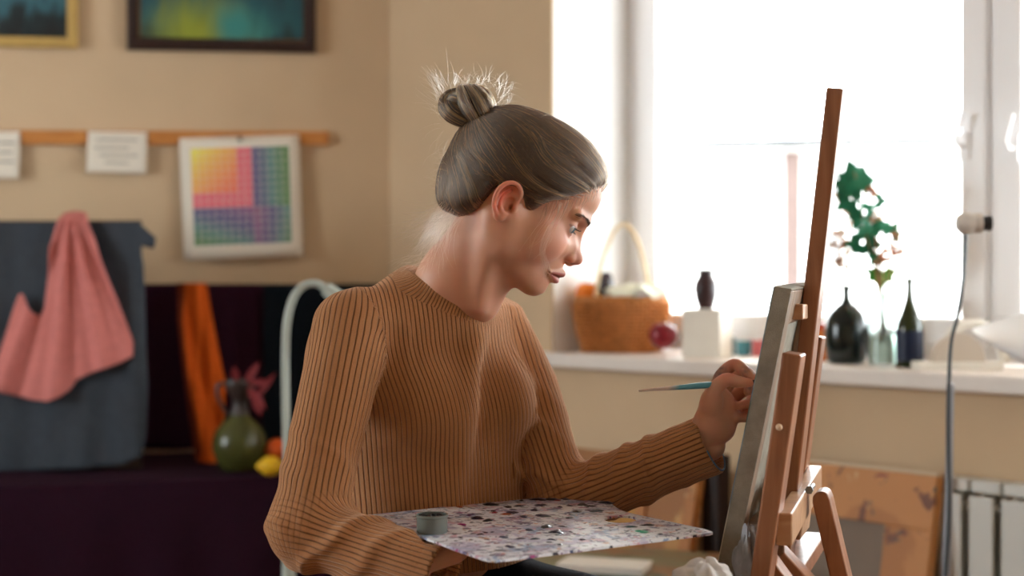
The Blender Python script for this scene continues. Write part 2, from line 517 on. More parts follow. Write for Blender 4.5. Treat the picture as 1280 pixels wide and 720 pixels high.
sL, _, _ = on_wall(820, 360, RD); sR, _, _ = on_wall(1205, 360, RD); sM, _, _ = on_wall(1243, 360, RD)
s785, _, _ = on_wall(786, 360, RD)
print('window s', s785, sL, sR, sM)
win = window('window_1', 0.0, OPEN1, SILLZ, HEAD, [sM], sash=max(.05, sM - sR - .012))
window('window_2', 2.75, 6.2, .98, HEAD, [3.9, 5.05])
for (px, py) in ((1206, 183), (1268, 186)):                # lever handles on the sashes
    c = WP(px, py, RD - .022); g = Geo()
    g.box(c, (.028, .012, .07), WA)
    g.tube([c - nv * .0, c - nv * .03, c - nv * .034 + UP * .02 - wv * .006, c - nv * .03 + UP * .085 + wv * .012], .006, 10)
    g.build('window_handle', M['pvc'], win)

# ---------------------------------------------------------------- outside
mB = mat('facade_render', (228, 224, 218), .9, .1, noise_amt=.05)
mP = mat('facade_brick', (84, 70, 66), .9, .1, noise_amt=.1, noise_scale=6)
mG = mat('facade_glass', (96, 96, 96), .5, .3)
R_ = 20.0
def OUT(px, py, Y=R_): return P(px, py, Y)
bx = V((.985, -.17, 0)).normalized(); by = V((.17, .985, 0)).normalized(); BA = (bx, by, UP)
b0 = OUT(1000, 360); b0.z = 0
bld = thing('apartment_building', b0, 'pale apartment block with brick piers across the street', 'building')
ZG = -4.0
def ob(px, py): # on the facade plane
    kx = (px - 640) / F; Y = (b0.x * by.x + b0.y * by.y) / (kx * by.x + by.y); return V((kx * Y, Y, EYE - (py - 360) / F * Y))
g = Geo(); c = V((b0.x, b0.y, 0)) + by * 2.2; g.box((c.x + bx.x * 2, c.y + bx.y * 2, (ZG + 3.25) / 2), (22, 4, 3.25 - ZG), BA); g.build('wall', mB, bld, smooth=False)
def strip(name, x0, x1, y0, y1, m_, out=.15):
    a = ob(x0, y1); b = ob(x1, y0); c = (a + b) / 2
    Geo().box(c - by * (out / 2 - .2), ((b - a).dot(bx), out + .1, abs(b.z - a.z)), BA).build(name, m_, bld, smooth=False)
for x0, x1 in ((980, 1001),): strip('brick_pier', x0, x1, 190, 520, mP, .3)
strip('cornice', 640, 1300, 176, 181, mat('cornice_lead', (58, 60, 64), .8), .5)
mW = mat('facade_window_glass', (120, 120, 118), .5, .3)
for x0 in (868, 905, 940, 1030, 1165):
    for y0, y1 in ((200, 240), (290, 330), (390, 450)): strip('facade_window', x0, x0 + 22, y0, y1, mW, .02)
b1 = P(1071, 360, 12); b1.z = -4
Geo().tube([V((b1.x, b1.y, -4)), V((b1.x, b1.y, 5.5))], [.02, .016], 10).build('antenna_mast', mG, None, b1)
tag(bpy.data.objects['antenna_mast'], 'thin grey mast standing outside behind the ivy', 'mast')
g = Geo(); g.box((6, 30, -4.1), (80, 60, .2)); o = struct(g.build('ground_outside', mat('street_paving', (150, 150, 150), .9), smooth=False))

# ---------------------------------------------------------------- on the left wall
def wall_frame(name, x0, x1, ytop, y0, y1, w, mf, label, paint, thick=.03):
    """picture hanging on the left wall: outer px edges x0..x1 and bottom y1; w frame width in px"""
    a = LP(x0, y1, .01); b = LP(x1, ytop, .01)
    root = thing(name, (a + b) / 2 * 1 - UP * (b.z - a.z) / 2, label, 'picture')
    W_ = (b - a).dot(-lu); H_ = b.z - a.z; c = (a + b) / 2; fw = w / F * c.y
    g = Geo()
    prof = [(0, 0), (fw, 0), (fw, thick * .55), (fw * .7, thick * .6), (fw * .55, thick), (fw * .15, thick * .9), (0, thick * .5)]
    for (o_, dx, dy, L) in ((V((0, 0, 0)), -lu, UP, W_),):
        pass
    # mitred mouldings: four trapezoid loops
    cor = [c + lu * W_ / 2 - UP * H_ / 2, c - lu * W_ / 2 - UP * H_ / 2, c - lu * W_ / 2 + UP * H_ / 2, c + lu * W_ / 2 + UP * H_ / 2]
    inn = [(-lu + UP), (lu + UP), (lu - UP), (-lu - UP)]
    for k in range(4):
        vs = []
        for q in (k, (k + 1) % 4):
            for (u_, e_) in prof: vs.append(cor[q] + inn[q] * u_ + lm * e_)
        n = len(prof); fs = [(i, (i + 1) % n, n + (i + 1) % n, n + i) for i in range(n)] + [tuple(range(n)), tuple(range(n, 2 * n))[::-1]]
        g.add(vs, fs)
    g.build('frame', mf, root, smooth=False)
    Geo().box(c + lm * .008, (W_ - 1.6 * fw, .012, H_ - 1.6 * fw), LA).build('painting', paint, root, smooth=False)
    return root, c, W_, H_
def painting_mat(name, stops, glow=None):
    """abstract landscape: vertical ramp disturbed by noise plus a warm light patch of paint"""
    m, nt, bs = new_mat(name)
    tc = nt.nodes.new('ShaderNodeTexCoord'); sp = nt.nodes.new('ShaderNodeSeparateXYZ')
    nt.links.new(tc.outputs['Generated'], sp.inputs[0])
    nz = nt.nodes.new('ShaderNodeTexNoise'); nz.inputs['Scale'].default_value = 5; nz.inputs['Detail'].default_value = 5; nz.inputs['Distortion'].default_value = .7
    mp = nt.nodes.new('ShaderNodeMapping'); mp.inputs['Scale'].default_value = (2.4, 1, .8); nt.links.new(tc.outputs['Generated'], mp.inputs[0]); nt.links.new(mp.outputs[0], nz.inputs[0])
    ad = nt.nodes.new('ShaderNodeMath'); ad.operation = 'MULTIPLY_ADD'; ad.inputs[1].default_value = .55
    nt.links.new(nz.outputs['Fac'], ad.inputs[0]); nt.links.new(sp.outputs['Z'], ad.inputs[2])
    sb = nt.nodes.new('ShaderNodeMath'); sb.operation = 'SUBTRACT'; sb.inputs[1].default_value = .275; nt.links.new(ad.outputs[0], sb.inputs[0])
    rp = nt.nodes.new('ShaderNodeValToRGB'); cr = rp.color_ramp
    while len(cr.elements) < len(stops): cr.elements.new(.5)
    for e, (p, c) in zip(cr.elements, stops): e.position = p; e.color = lin(c)
    nt.links.new(sb.outputs[0], rp.inputs[0]); out = rp.outputs[0]
    if glow:
        for (gx, gz, gr, gc) in glow:
            cb = nt.nodes.new('ShaderNodeCombineXYZ'); nt.links.new(sp.outputs['X'], cb.inputs[0]); nt.links.new(sp.outputs['Z'], cb.inputs[2])
            wn = nt.nodes.new('ShaderNodeVectorMath'); wn.operation = 'DISTANCE'; wn.inputs[1].default_value = (gx, 0, gz); nt.links.new(cb.outputs[0], wn.inputs[0])
            nn = nt.nodes.new('ShaderNodeMath'); nn.operation = 'MULTIPLY_ADD'; nn.inputs[1].default_value = -.25; nt.links.new(nz.outputs['Fac'], nn.inputs[0]); nt.links.new(wn.outputs['Value'], nn.inputs[2])
            mr = nt.nodes.new('ShaderNodeMapRange'); mr.inputs['From Min'].default_value = gr - .12; mr.inputs['From Max'].default_value = -.12
            mr.interpolation_type = 'SMOOTHSTEP'
            nt.links.new(nn.outputs[0], mr.inputs['Value'])
            mx = nt.nodes.new('ShaderNodeMix'); mx.data_type = 'RGBA'; nt.links.new(mr.outputs['Result'], mx.inputs['Factor']); nt.links.new(out, mx.inputs['A']); mx.inputs['B'].default_value = lin(gc)
            out = mx.outputs['Result']
    nt.links.new(out, bs.inputs['Base Color']); bs.inputs['Roughness'].default_value = .45
    return m
M['gold'] = mat('gilt_frame', (190, 158, 92), .45, .5, noise_amt=.08, noise_scale=30)
M['darkframe'] = mat('dark_frame', (44, 26, 24), .35, .5, noise_amt=.2, noise_scale=30)
p1 = painting_mat('dark_seascape_paint', [(0, (8, 14, 18)), (.18, (14, 34, 40)), (.3, (52, 100, 112)), (.42, (30, 62, 74)), (.6, (20, 42, 56)), (1, (60, 100, 120))])
p2 = painting_mat('teal_forest_paint', [(0, (20, 52, 56)), (.12, (26, 84, 92)), (.3, (20, 72, 84)), (.5, (8, 32, 44)), (.75, (20, 62, 74)), (1, (10, 30, 40))],
                  [(.36, .06, .42, (140, 150, 46)), (.6, .1, .26, (50, 130, 126))])
wall_frame('framed_painting', -130, 98, -120, 0, 57, 13, M['gold'], 'dark seascape painting in a gilt frame, cut off at the left', p1)
root2, c2, W2, H2 = wall_frame('framed_painting', 159, 395, -130, 0, 63, 16, M['darkframe'], 'teal and yellow landscape painting in a dark brown frame', p2)
g = Geo()   # thin gilt slip inside the dark frame
for a_, b_ in (((175, 51), (380, 51)),): g.bar(LP(a_[0], a_[1], .024), LP(b_[0], b_[1], .024), .006, .006, UP)
for a_, b_ in (((174, -110), (174, 52)), ((381, -110), (381, 52))): g.bar(LP(a_[0], a_[1], .024), LP(b_[0], b_[1], .024), .006, .006, lu)
g.build('gilt_slip', mat('gilt_slip', (120, 84, 50), .4), root2, smooth=False)

M['rail'] = wood('rail_wood', (178, 112, 54), (204, 138, 72), (2, 20, 20), .5)
a = LP(-260, 171, .012); b = LP(411, 173, .012)
g = Geo(); g.bar(a, b, .048, .022, UP); o = g.build('wooden_rail', M['rail'], None, (a + b) / 2, smooth=False, bevel=.003)
tag(o, 'long light wooden rail fixed to the wall under the paintings', 'rail')
M['paper'] = mat('paper_white', (226, 218, 204), .8, .2)
M['ink'] = mat('ink_grey', (120, 118, 112), .8)
M['darkm'] = mat('dark_metal', (30, 30, 34), .4, .5)
def sheet(name, px, label, cat, m_, e=.03, curl=.012, t=.0006, nu=14, nv=14):
    """px: four pixel corners TL TR BR BL of a hanging sheet"""
    c = [LP(x, y, e) for x, y in px]
    def fn(u, v):
        p = (c[0] * (1 - u) + c[1] * u) * (1 - v) + (c[3] * (1 - u) + c[2] * u) * v
        return p + lm * (curl * (v ** 2) + .004 * math.sin(u * 5) * v)
    base = (c[2] + c[3]) / 2
    return fn, base
def note(px, label, lines, name='paper_note'):
    fn, base = sheet(name, px, label, 'paper', M['paper'])
    root = thing(name, base, label, 'paper')
    Geo().grid(fn, 12, 12).build('sheet', M['paper'], root, solid=.0008)
    g = Geo()
    for v, u0, u1 in lines:
        pts = []
        for i in range(25):
            u = u0 + (u1 - u0) * i / 24
            pts.append(fn(u, v + .012 * math.sin(i * 2.3)) + lm * .0015)
        g.tube(pts, .0022, 5)
    g.build('handwriting', M['ink'], root)
    return root
note([(-36, 164), (25, 164), (24, 223), (-36, 223)], 'white paper slip at the far left end of the rail', [(.25, .5, .9), (.45, .5, .85), (.65, .5, .9)])
note([(110, 164), (184, 165), (183, 217), (109, 215)], 'white paper note hanging on the rail between painting and pink cloth', [(.2, .15, .85), (.4, .12, .7), (.58, .2, .85), (.76, .3, .7)])
# colour chart
fn, base = sheet('c', [(224, 173), (374, 168), (379, 319), (231, 325)], '', '', None, e=.034)
root = thing('colour_chart', base, 'sheet with a printed grid of rainbow colour dots pinned to the rail', 'chart')
Geo().grid(fn, 12, 12).build('sheet', M['paper'], root, solid=.0008)
import colorsys
N_ = 13
vs = []; fs = []; cols = []
def chart_col(i, j):
    x = i / (N_ - 1); y = j / (N_ - 1)
    if x < .6 and y < .6:
        t = max(x, y) / .6; h = .155 - .155 * min(1, ((x * .9 + y * .9) / .95)) ; 
        r_, g_, b_ = colorsys.hsv_to_rgb(max(0, h) if h > 0 else h + 1, .72, .95); 
        if x > .48 or y > .48: r_, g_, b_ = colorsys.hsv_to_rgb(.97, .62, .9)
    elif x >= .6 and y < .6:
        h = .72 - .38 * (x - .6) / .4; r_, g_, b_ = colorsys.hsv_to_rgb(h + .12 * y * (1 - x), .55, .50)
    elif y >= .6 and x < .6:
        h = .70 - .34 * (y - .6) / .4; r_, g_, b_ = colorsys.hsv_to_rgb(h + .3 * x, .55, .50)
    else:
        r_, g_, b_ = colorsys.hsv_to_rgb(.95 - .45 * (x - .6) / .4 - .2 * (y - .6), .46, .52)
    return r_, g_, b_
for i in range(N_):
    for j in range(N_):
        cc = chart_col(i, j)
        u0, u1 = .09 + .82 * i / N_, .09 + .82 * (i + 1) / N_; v0, v1 = .09 + .8 * j / N_, .09 + .8 * (j + 1) / N_
        n = len(vs); du = (u1 - u0) * .06; dv = (v1 - v0) * .06
        for (u, v) in ((u0 + du, v0 + dv), (u1 - du, v0 + dv), (u1 - du, v1 - dv), (u0 + du, v1 - dv)):
            vs.append(np.array(fn(u, v) + lm * .0014)); cols.append(lin((cc[0] * 255, cc[1] * 255, cc[2] * 255)))
        fs.append((n, n + 3, n + 2, n + 1))
        # pale dot in the cell corner
        n = len(vs); r = .16
        for (u, v) in ((u1 - (u1 - u0) * r, v1 - (v1 - v0) * r), (u1 + (u1 - u0) * r, v1 - (v1 - v0) * r), (u1 + (u1 - u0) * r, v1 + (v1 - v0) * r), (u1 - (u1 - u0) * r, v1 + (v1 - v0) * r)):
            vs.append(np.array(fn(min(u, .915), min(v, .895)) + lm * .0022)); cols.append(lin((226, 214, 210)))
        fs.append((n, n + 3, n + 2, n + 1))
np_mesh('printed_grid', np.array(vs), np.array(fs), attr_mat('chart_print', rough=.7), root, attrs={'col': ('FLOAT_COLOR', np.array(cols))})
Geo().lathe([(.0, -.012), (.006, -.01), (.004, 0), (.008, .004), (0, .006)], LP(300, 174, .045), 12, (lu, UP, lm)).build('push_pin', M['darkm'], root)

# ---------------------------------------------------------------- cloth from an outline with its own folds and thickness
def inpoly(x, y, poly):
    c = False; n = len(poly)
    for i in range(n):
        x1, y1 = poly[i]; x2, y2 = poly[(i + 1) % n]
        if (y1 > y) != (y2 > y) and x < (x2 - x1) * (y - y1) / (y2 - y1) + x1: c = not c
    return c
def nearest(x, y, poly):
    best = None; n = len(poly)
    for i in range(n):
        x1, y1 = poly[i]; x2, y2 = poly[(i + 1) % n]; dx, dy = x2 - x1, y2 - y1
        t = max(0, min(1, ((x - x1) * dx + (y - y1) * dy) / (dx * dx + dy * dy + 1e-9))); q = (x1 + t * dx, y1 + t * dy)
        d = math.hypot(q[0] - x, q[1] - y)
        if best is None or d < best[0]: best = (d, q)
    return best
def cloth(name, poly, place, m_, parent=None, base=None, step=.012, t=.003):
    """poly in metres (u, v); place(u, v) -> world point; the folds come from place"""
    us = [p[0] for p in poly]; vs_ = [p[1] for p in poly]
    nu = int((max(us) - min(us)) / step) + 2; nv_ = int((max(vs_) - min(vs_)) / step) + 2
    keep = {}; g = Geo(); fs = []
    cells = [(i, j) for i in range(nu) for j in range(nv_) if inpoly(min(us) + (i + .5) * step, min(vs_) + (j + .5) * step, poly)]
    cs = set(cells); vs = []
    def vid(i, j):
        if (i, j) not in keep:
            u, v = min(us) + i * step, min(vs_) + j * step
            if not all((a, b) in cs for a in (i - 1, i) for b in (j - 1, j)):
                d, q = nearest(u, v, poly)
                if d < step * 1.1: u, v = q
            keep[(i, j)] = len(vs); vs.append(place(u, v))
        return keep[(i, j)]
    for i, j in cells: fs.append((vid(i, j), vid(i + 1, j), vid(i + 1, j + 1), vid(i, j + 1)))
    g.add(vs, fs)
    return g.build(name, m_, parent, base, solid=t, angle=80)
def fabric(name, rgb, rough=.85, sheen=.0, amt=.08):
    return mat(name, rgb, rough, .15, noise_amt=amt, noise_scale=40, bump=.3, bump_scale=500, sheen=sheen)
M['plum'] = fabric('plum_cloth', (44, 14, 32)); M['night'] = fabric('night_cloth', (14, 22, 31)); M['plumtop'] = fabric('bench_cloth', (40, 14, 32))
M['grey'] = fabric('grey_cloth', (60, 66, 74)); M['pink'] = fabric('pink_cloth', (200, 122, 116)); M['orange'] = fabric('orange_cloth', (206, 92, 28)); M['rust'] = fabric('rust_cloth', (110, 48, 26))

# long bench, draped to the floor in plum cloth
BZ = .622
fa = V((-1.476, 4.10, 0)); fb = V((-.748, 4.33, 0)); fd = (fb - fa).normalized(); f0 = fa - fd * 1.3; f1 = fb + fd * .35
back0 = LW(3.2, .03, 0); back1 = LW(.1, .03, 0)
root = thing('still_life_bench', V(((f0.x + f1.x) / 2, 4.5, 0)), 'long still life bench covered to the floor in dark plum cloth', 'bench')
g = Geo()
quad = [f0, f1, back1, back0]
vs = [V((p.x, p.y, BZ - .03)) for p in quad] + [V((p.x, p.y, BZ)) for p in quad]
g.add(vs, [(0, 1, 2, 3), (4, 5, 6, 7), (0, 1, 5, 4), (1, 2, 6, 5), (2, 3, 7, 6), (3, 0, 4, 7)]); g.build('bench_top', wood('bench_wood', (80, 52, 34), (110, 74, 48)), root, smooth=False)
for p in quad:
    q = p + ((quad[0] + quad[2]) / 2 - p) * .08; Geo().box((q.x, q.y, (BZ - .03) / 2), (.05, .05, BZ - .03)).build('leg', bpy.data.materials['bench_wood'], root, smooth=False)
nf = V((fd.y, -fd.x, 0))
Lf = (f1 - f0).length
def drape(u, v):
    p = f0 + fd * (u * Lf)
    if v < .35:
        k = v / .35; bk = back0 + (back1 - back0) * u; q = bk + (p - bk) * k; return V((q.x, q.y, BZ + .006 + .002 * math.sin(u * 40 + k * 5)))
    k = (v - .35) / .65; amp = .018 * k
    q = p + nf * (.012 + amp * (1 + math.sin(u * 62) * .7 + math.sin(u * 23 + 1) * .6))
    return V((q.x, q.y, BZ + .004 - k * (BZ - .01) - .012 * (1 - (1 - min(1, k * 8)) ** 2) * 0))
Geo().grid(drape, 240, 60).build('drape', M['plumtop'], root, solid=.003, angle=80)
# backdrop cloths on the wall
l0, z0_, _ = on_left(-200, 355, .02); l1, _, _ = on_left(330, 355, .02); l2, _, _ = on_left(540, 355, .02)
ztop = LP(300, 355, .02).z
def backdrop(name, la, lb, m_, label, e0=.02):
    def fn(u, v): 
        l = la + (lb - la) * u; z = ztop - v * (ztop - BZ - .02)
        return LW(l, e0 + .010 * (1 + math.sin(l * 34 + math.sin(l * 11) * 2)) * (.3 + v), z)
    b = LW((la + lb) / 2, e0, BZ)
    return tag(Geo().grid(fn, 150, 20).build(name, m_, None, b, solid=.003, angle=80), label, 'cloth')
backdrop('backdrop_cloth', l0, l1 - .08, M['plum'], 'dark plum backdrop cloth hanging behind the orange drape')
backdrop('backdrop_cloth', l1, max(.03, l2), M['night'], 'blue black backdrop cloth hanging behind the white lamp', .05)

M['bdark'] = wood('dark_board', (50, 36, 28), (70, 50, 38))
# grey cloth over a board standing on the bench
Yg = 4.36
kx = 1 / F * Yg
def gpx(px, py): return ((px - 90) * kx, (360 - py) * kx)      # metres around pixel column 90
gb = P(90, 588, Yg); gb.z = BZ + .012
root = thing('drawing_board', V((gb.x - .35, Yg + .1, BZ + .012)), 'upright board on the bench hidden under the grey cloth', 'board')
bc = P(10, 430, Yg + .08)
Geo().box((bc.x, Yg + .1, (BZ + .012 + EYE + (360 - 274) * kx) / 2), (.82, .02, EYE + (360 - 274) * kx - BZ - .012)).build('panel', M['bdark'], root, smooth=False)
for dx in (-.3, .3): Geo().bar(V((bc.x + dx, Yg + .12, EYE)), V((bc.x + dx, Yg + .3, BZ + .022)), .03, .02, V((1, 0, 0))).build('strut', M['rail'], root, smooth=False)
def gplace(u, v):
    x = gb.x + u; z = EYE + v
    top = (360 - 272) * kx
    fold = .007 * math.sin(u * 26 + v * 3) + .006 * math.sin(u * 55 - v * 5 + 1) * (1 - (v + .5)) * .6 + .006 * math.sin(v * 14 + u * 6)
    y = Yg + .062 - .05 * (top - v) * .6 + fold
    if v > top - .015: y += (v - top + .015) * 3.0; z = EYE + top - .012 + (v - top + .015) * .2
    if u > .185: y += (u - .185) * .8
    return V((x, min(y, Yg + .13), z))
gp = [gpx(*p) for p in ((-140, 268), (148, 268), (160, 272), (172, 282), (185, 296), (183, 310), (168, 306), (172, 330), (175, 400), (178, 480), (176, 548), (172, 572), (150, 583), (100, 587), (40, 590), (-140, 592))]
o = cloth('draped_cloth', gp, gplace, M['grey'], None, V((gb.x, Yg, BZ + .01)), step=.01)
tag(o, 'dark grey cloth draped over the board on the bench', 'cloth')
def pplace(u, v):
    x = gb.x + u; z = EYE + v; w = .02 + (.25 - v) * .02
    up = v - gpx(0, 266)[1]
    fan = math.atan2(u + .02, -(up - .05))
    f = .012 * math.sin(fan * 22) * min(1, -up * 6 + .1) + .006 * math.sin(fan * 47 + 1)
    y = Yg + .062 - .05 * ((360 - 272) * kx - v) * .6 - .03 + f
    if up > -.02: y += (up + .02) * 1.6
    return V((x, y, z))
pp = [gpx(*p) for p in ((72, 264), (86, 262), (101, 265), (110, 287), (122, 318), (133, 347), (150, 392), (163, 427), (163, 446), (150, 453), (133, 460), (110, 467), (93, 475), (84, 488), (73, 497), (58, 502), (40, 501), (18, 496), (-8, 488), (-6, 450), (2, 425), (12, 392), (19, 370), (24, 366), (30, 378), (38, 391), (45, 396), (51, 385), (53, 360), (57, 330), (60, 307), (65, 285))]
o = cloth('pink_cloth', pp, pplace, M['pink'], None, V((gb.x, Yg, 1.0)), step=.007)
tag(o, 'dusty pink cloth hanging in folds over the grey cloth', 'cloth')

# orange drape falling on the bench
Yo = 4.62; ko = Yo / F
def opx(px, py): return ((px - 250) * ko, (360 - py) * ko)
ob_ = P(250, 588, Yo)
def oplace(u, v):
    x = ob_.x + u; z = EYE + v
    e = LP(250, 355, .06).y - .05
    k = max(0, min(1, (v + .02) / -.57)); y = e + (Yo - .02 - e) * k + .010 * math.sin((u + v * .25) * 75) + .006 * math.sin(u * 150)
    return V((x * (y / Yo), y, max(BZ + .014, EYE + (z - EYE) * (y / Yo) * 1.0)))
op = [opx(*p) for p in ((231, 354), (258, 354), (263, 385), (268, 412), (275, 445), (281, 475), (281, 510), (277, 535), (270, 552), (274, 587), (250, 590), (252, 562), (246, 530), (239, 500), (233, 455), (228, 400))]
o = cloth('orange_drape', op, oplace, M['orange'], None, V((ob_.x, Yo, BZ + .01)), step=.008); tag(o, 'orange cloth strip falling from the backdrop behind the green vase', 'cloth')
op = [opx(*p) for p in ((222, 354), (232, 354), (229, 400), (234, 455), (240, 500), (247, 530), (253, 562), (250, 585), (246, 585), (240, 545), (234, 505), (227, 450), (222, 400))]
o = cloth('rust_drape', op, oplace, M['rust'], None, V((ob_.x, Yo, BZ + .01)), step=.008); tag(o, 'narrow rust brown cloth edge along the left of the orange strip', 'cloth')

# green vase with dried leaves
Yv = 4.42; kv = Yv / F; vb = P(300, 589, Yv); vb.z = BZ + .011
root = thing('green_vase', vb, 'olive green round vase with dark ornate neck on the bench', 'vase')
M['olive'] = mat('olive_glaze', (66, 68, 32), .25, .5, noise_amt=.25, noise_scale=14)
M['bronze'] = mat('dark_bronze', (52, 42, 40), .4, .5, noise_amt=.3, noise_scale=40)
pr = [(0, 0), (20, 0), (24, 3), (30, 14), (34, 28), (34, 38), (30, 50), (22, 60), (14, 66), (12, 70)]
Geo().lathe([(r * kv, h * kv) for r, h in pr], vb, 40).build('body', M['olive'], root)
pr = [(12, 69), (10, 76), (9, 86), (11, 94), (16, 100), (20, 108), (19, 113), (14, 110), (8, 98), (7, 86)]
Geo().lathe([(r * kv, h * kv) for r, h in pr], vb, 32).build('neck', M['bronze'], root)
g = Geo(); g.tube(spline([vb + V((-14 * kv, 0, 106 * kv)), vb + V((-26 * kv, 0, 108 * kv)), vb + V((-28 * kv, 0, 96 * kv)), vb + V((-22 * kv, 0, 80 * kv)), vb + V((-14 * kv, 0, 70 * kv))], 6), 2.4 * kv, 8); g.build('handle', M['bronze'], root)
M['redleaf'] = mat('dry_red_leaf', (128, 44, 48), .6)
lroot = thing('dried_leaves', vb + V((0, 0, 110 * kv)), 'dark red dried leaves sticking out of the green vase', 'leaves')
for (x0, y0, x1, y1, w_) in ((306, 480, 324, 452, 5), (310, 484, 332, 512, 6), (318, 500, 344, 466, 4), (296, 478, 292, 458, 5), (316, 492, 326, 520, 5), (308, 478, 340, 478, 4)):
    a = P(x0, y0, Yv - .03); b = P(x1, y1, Yv - .06); d = b - a; sd = d.cross(V((0, 1, 0))).normalized()
    def lf(u, v): 
        return a + d * v + sd * ((u - .5) * 2 * w_ * kv * math.sin(PI * min(1, v * .95 + .05))) + V((0, -.01 * abs(u - .5) + .01 * v, 0))
    g = Geo().grid(lf, 6, 10); g.tube([vb + V((0, 0, 105 * kv)), a, a + d * .3], .0018, 6); g.build('leaf', M['redleaf'], lroot, solid=.0015)
Geo().ball(P(346, 562, 4.42), 14 * kv, 14).build('orange_fruit', mat('orange_peel', (204, 84, 26), .5, bump=.3, bump_scale=160), None, P(346, 576, 4.42))
tag(bpy.data.objects['orange_fruit'], 'orange fruit beside the green vase on the bench', 'fruit')
o = Geo().lathe([(0, -.045), (.006, -.042), (.014, -.034), (.028, -.016), (.031, 0), (.027, .018), (.014, .034), (.006, .043), (0, .046)], V((P(338, 580, 4.28).x, 4.28, BZ + .042)), 24, (V((0, 1, 0)), V((0, 0, 1)), V((1, 0, 0)))).build('lemon', mat('lemon_peel', (214, 170, 30), .5, bump=.3, bump_scale=160), None, V((P(338, 580, 4.28).x, 4.28, BZ + .011)))
tag(o, 'yellow lemon at the front edge of the bench by the vase', 'fruit')

# white gooseneck floor lamp
Yl = 3.45; lb = P(361, 700, Yl); lb.z = 0
root = thing('gooseneck_lamp', lb, 'white gooseneck floor lamp standing between bench and painter', 'lamp')
M['lampw'] = mat('lamp_enamel', (172, 180, 172), .3, .5)
Geo().lathe([(0, 0), (.14, 0), (.14, .015), (.13, .025), (.02, .035), (.018, .05), (0, .05)], lb, 40).build('base', M['lampw'], root)
Geo().tube([lb + V((0, 0, .04)), P(361, 694, Yl)], .017, 16).build('lower_pole', M['lampw'], root)
Geo().tube(spline([P(361, 700, Yl), P(359, 600, Yl), P(357, 500, Yl), P(357, 430, Yl), P(360, 395, Yl), P(368, 370, Yl), P(380, 357, Yl), P(394, 354, Yl), P(406, 360, Yl), P(416, 368, Yl)], 8), .0095, 14).build('gooseneck', M['lampw'], root)
hd = (P(436, 385, Yl) - P(412, 365, Yl)).normalized(); h1 = hd.cross(V((0, 1, 0))).normalized(); h2 = hd.cross(h1)
Geo().lathe([(0, -.01), (.016, -.008), (.02, .02), (.024, .05), (.05, .1), (.062, .15), (.058, .15), (.045, .1), (.02, .055), (0, .055)], P(410, 363, Yl), 28, (h1, h2, hd)).build('lamp_head', M['lampw'], root)
# ================================================================ things on the window sill
def on_sill(px, d):
    s, _, Y = on_wall(px, 400, d); return WF(s, d, SILLZ), Y / F
# wicker basket with arched handle
b, k = on_sill(777, .15)
root = thing('wicker_basket', b, 'brown wicker basket with tall arched handle, left end of the sill', 'basket')
M['wick'] = mat('wicker', (176, 112, 58), .6, .4, noise_amt=.3, noise_scale=60)
M['wickl'] = mat('pale_wicker', (214, 190, 152), .6, .4, noise_amt=.15, noise_scale=60)
rx, ry, hb = 58 * k, 44 * k, 62 * k
def bas(a, t):  # radius grows to the rim
    f = .80 + .20 * math.sin(t * PI / 2); return V((rx * f * math.cos(a), ry * f * math.sin(a), hb * t + .002))
R_in = [wv * 1, nv * 1]
def toW(v): return b + V((1, 0, 0)) * v.x + V((0, 1, 0)) * v.y + UP * v.z
g = Geo(); NS = 32
for r in range(13):                     # woven rows
    pts = []
    for i in range(NS * 4):
        a = 2 * PI * i / (NS * 4); p = bas(a, (r + .5) / 13); w_ = .0065 * math.cos(a * NS / 1 + PI * r)
        pts.append(toW(V((p.x * (1 + w_ / rx), p.y * (1 + w_ / ry), p.z))))
    g.tube(pts + [pts[0]], hb / 13 * .56, 6, cap=False)
g.build('woven_side', M['wick'], root)
g = Geo()
for i in range(NS):
    a = 2 * PI * i / NS; g.tube([toW(bas(a, t / 6)) for t in range(7)], .003, 6)
g.build('stakes', M['wick'], root)
pts = [toW(bas(2 * PI * i / 64, 1) + V((0, 0, .004))) for i in range(65)]
g = Geo().tube(pts, .007, 8, cap=False); g.tube([p + UP * .008 for p in pts], .005, 8, cap=False); g.build('rim', M['wick'], root)
Geo().lathe([(0, .001), (1, .001), (1, .006), (0, .006)], b, 40, (V((rx * .8, 0, 0)), V((0, ry * .8, 0)), UP)).build('base', M['wick'], root)
hx = 34 * k
g = Geo()
for off in (-.006, .006):
    g.tube(spline([toW(V((-hx, off, hb * .6))), toW(V((-hx * .98, off, hb))), toW(V((-hx * .72, off, hb + 52 * k))), toW(V((-hx * .1, off, hb + 96 * k))), toW(V((hx * .5, off, hb + 84 * k))), toW(V((hx * .92, off, hb + 34 * k))), toW(V((hx, off, hb))), toW(V((hx, off, hb * .6)))], 8), .006, 8)
g.build('handle', M['wickl'], root)
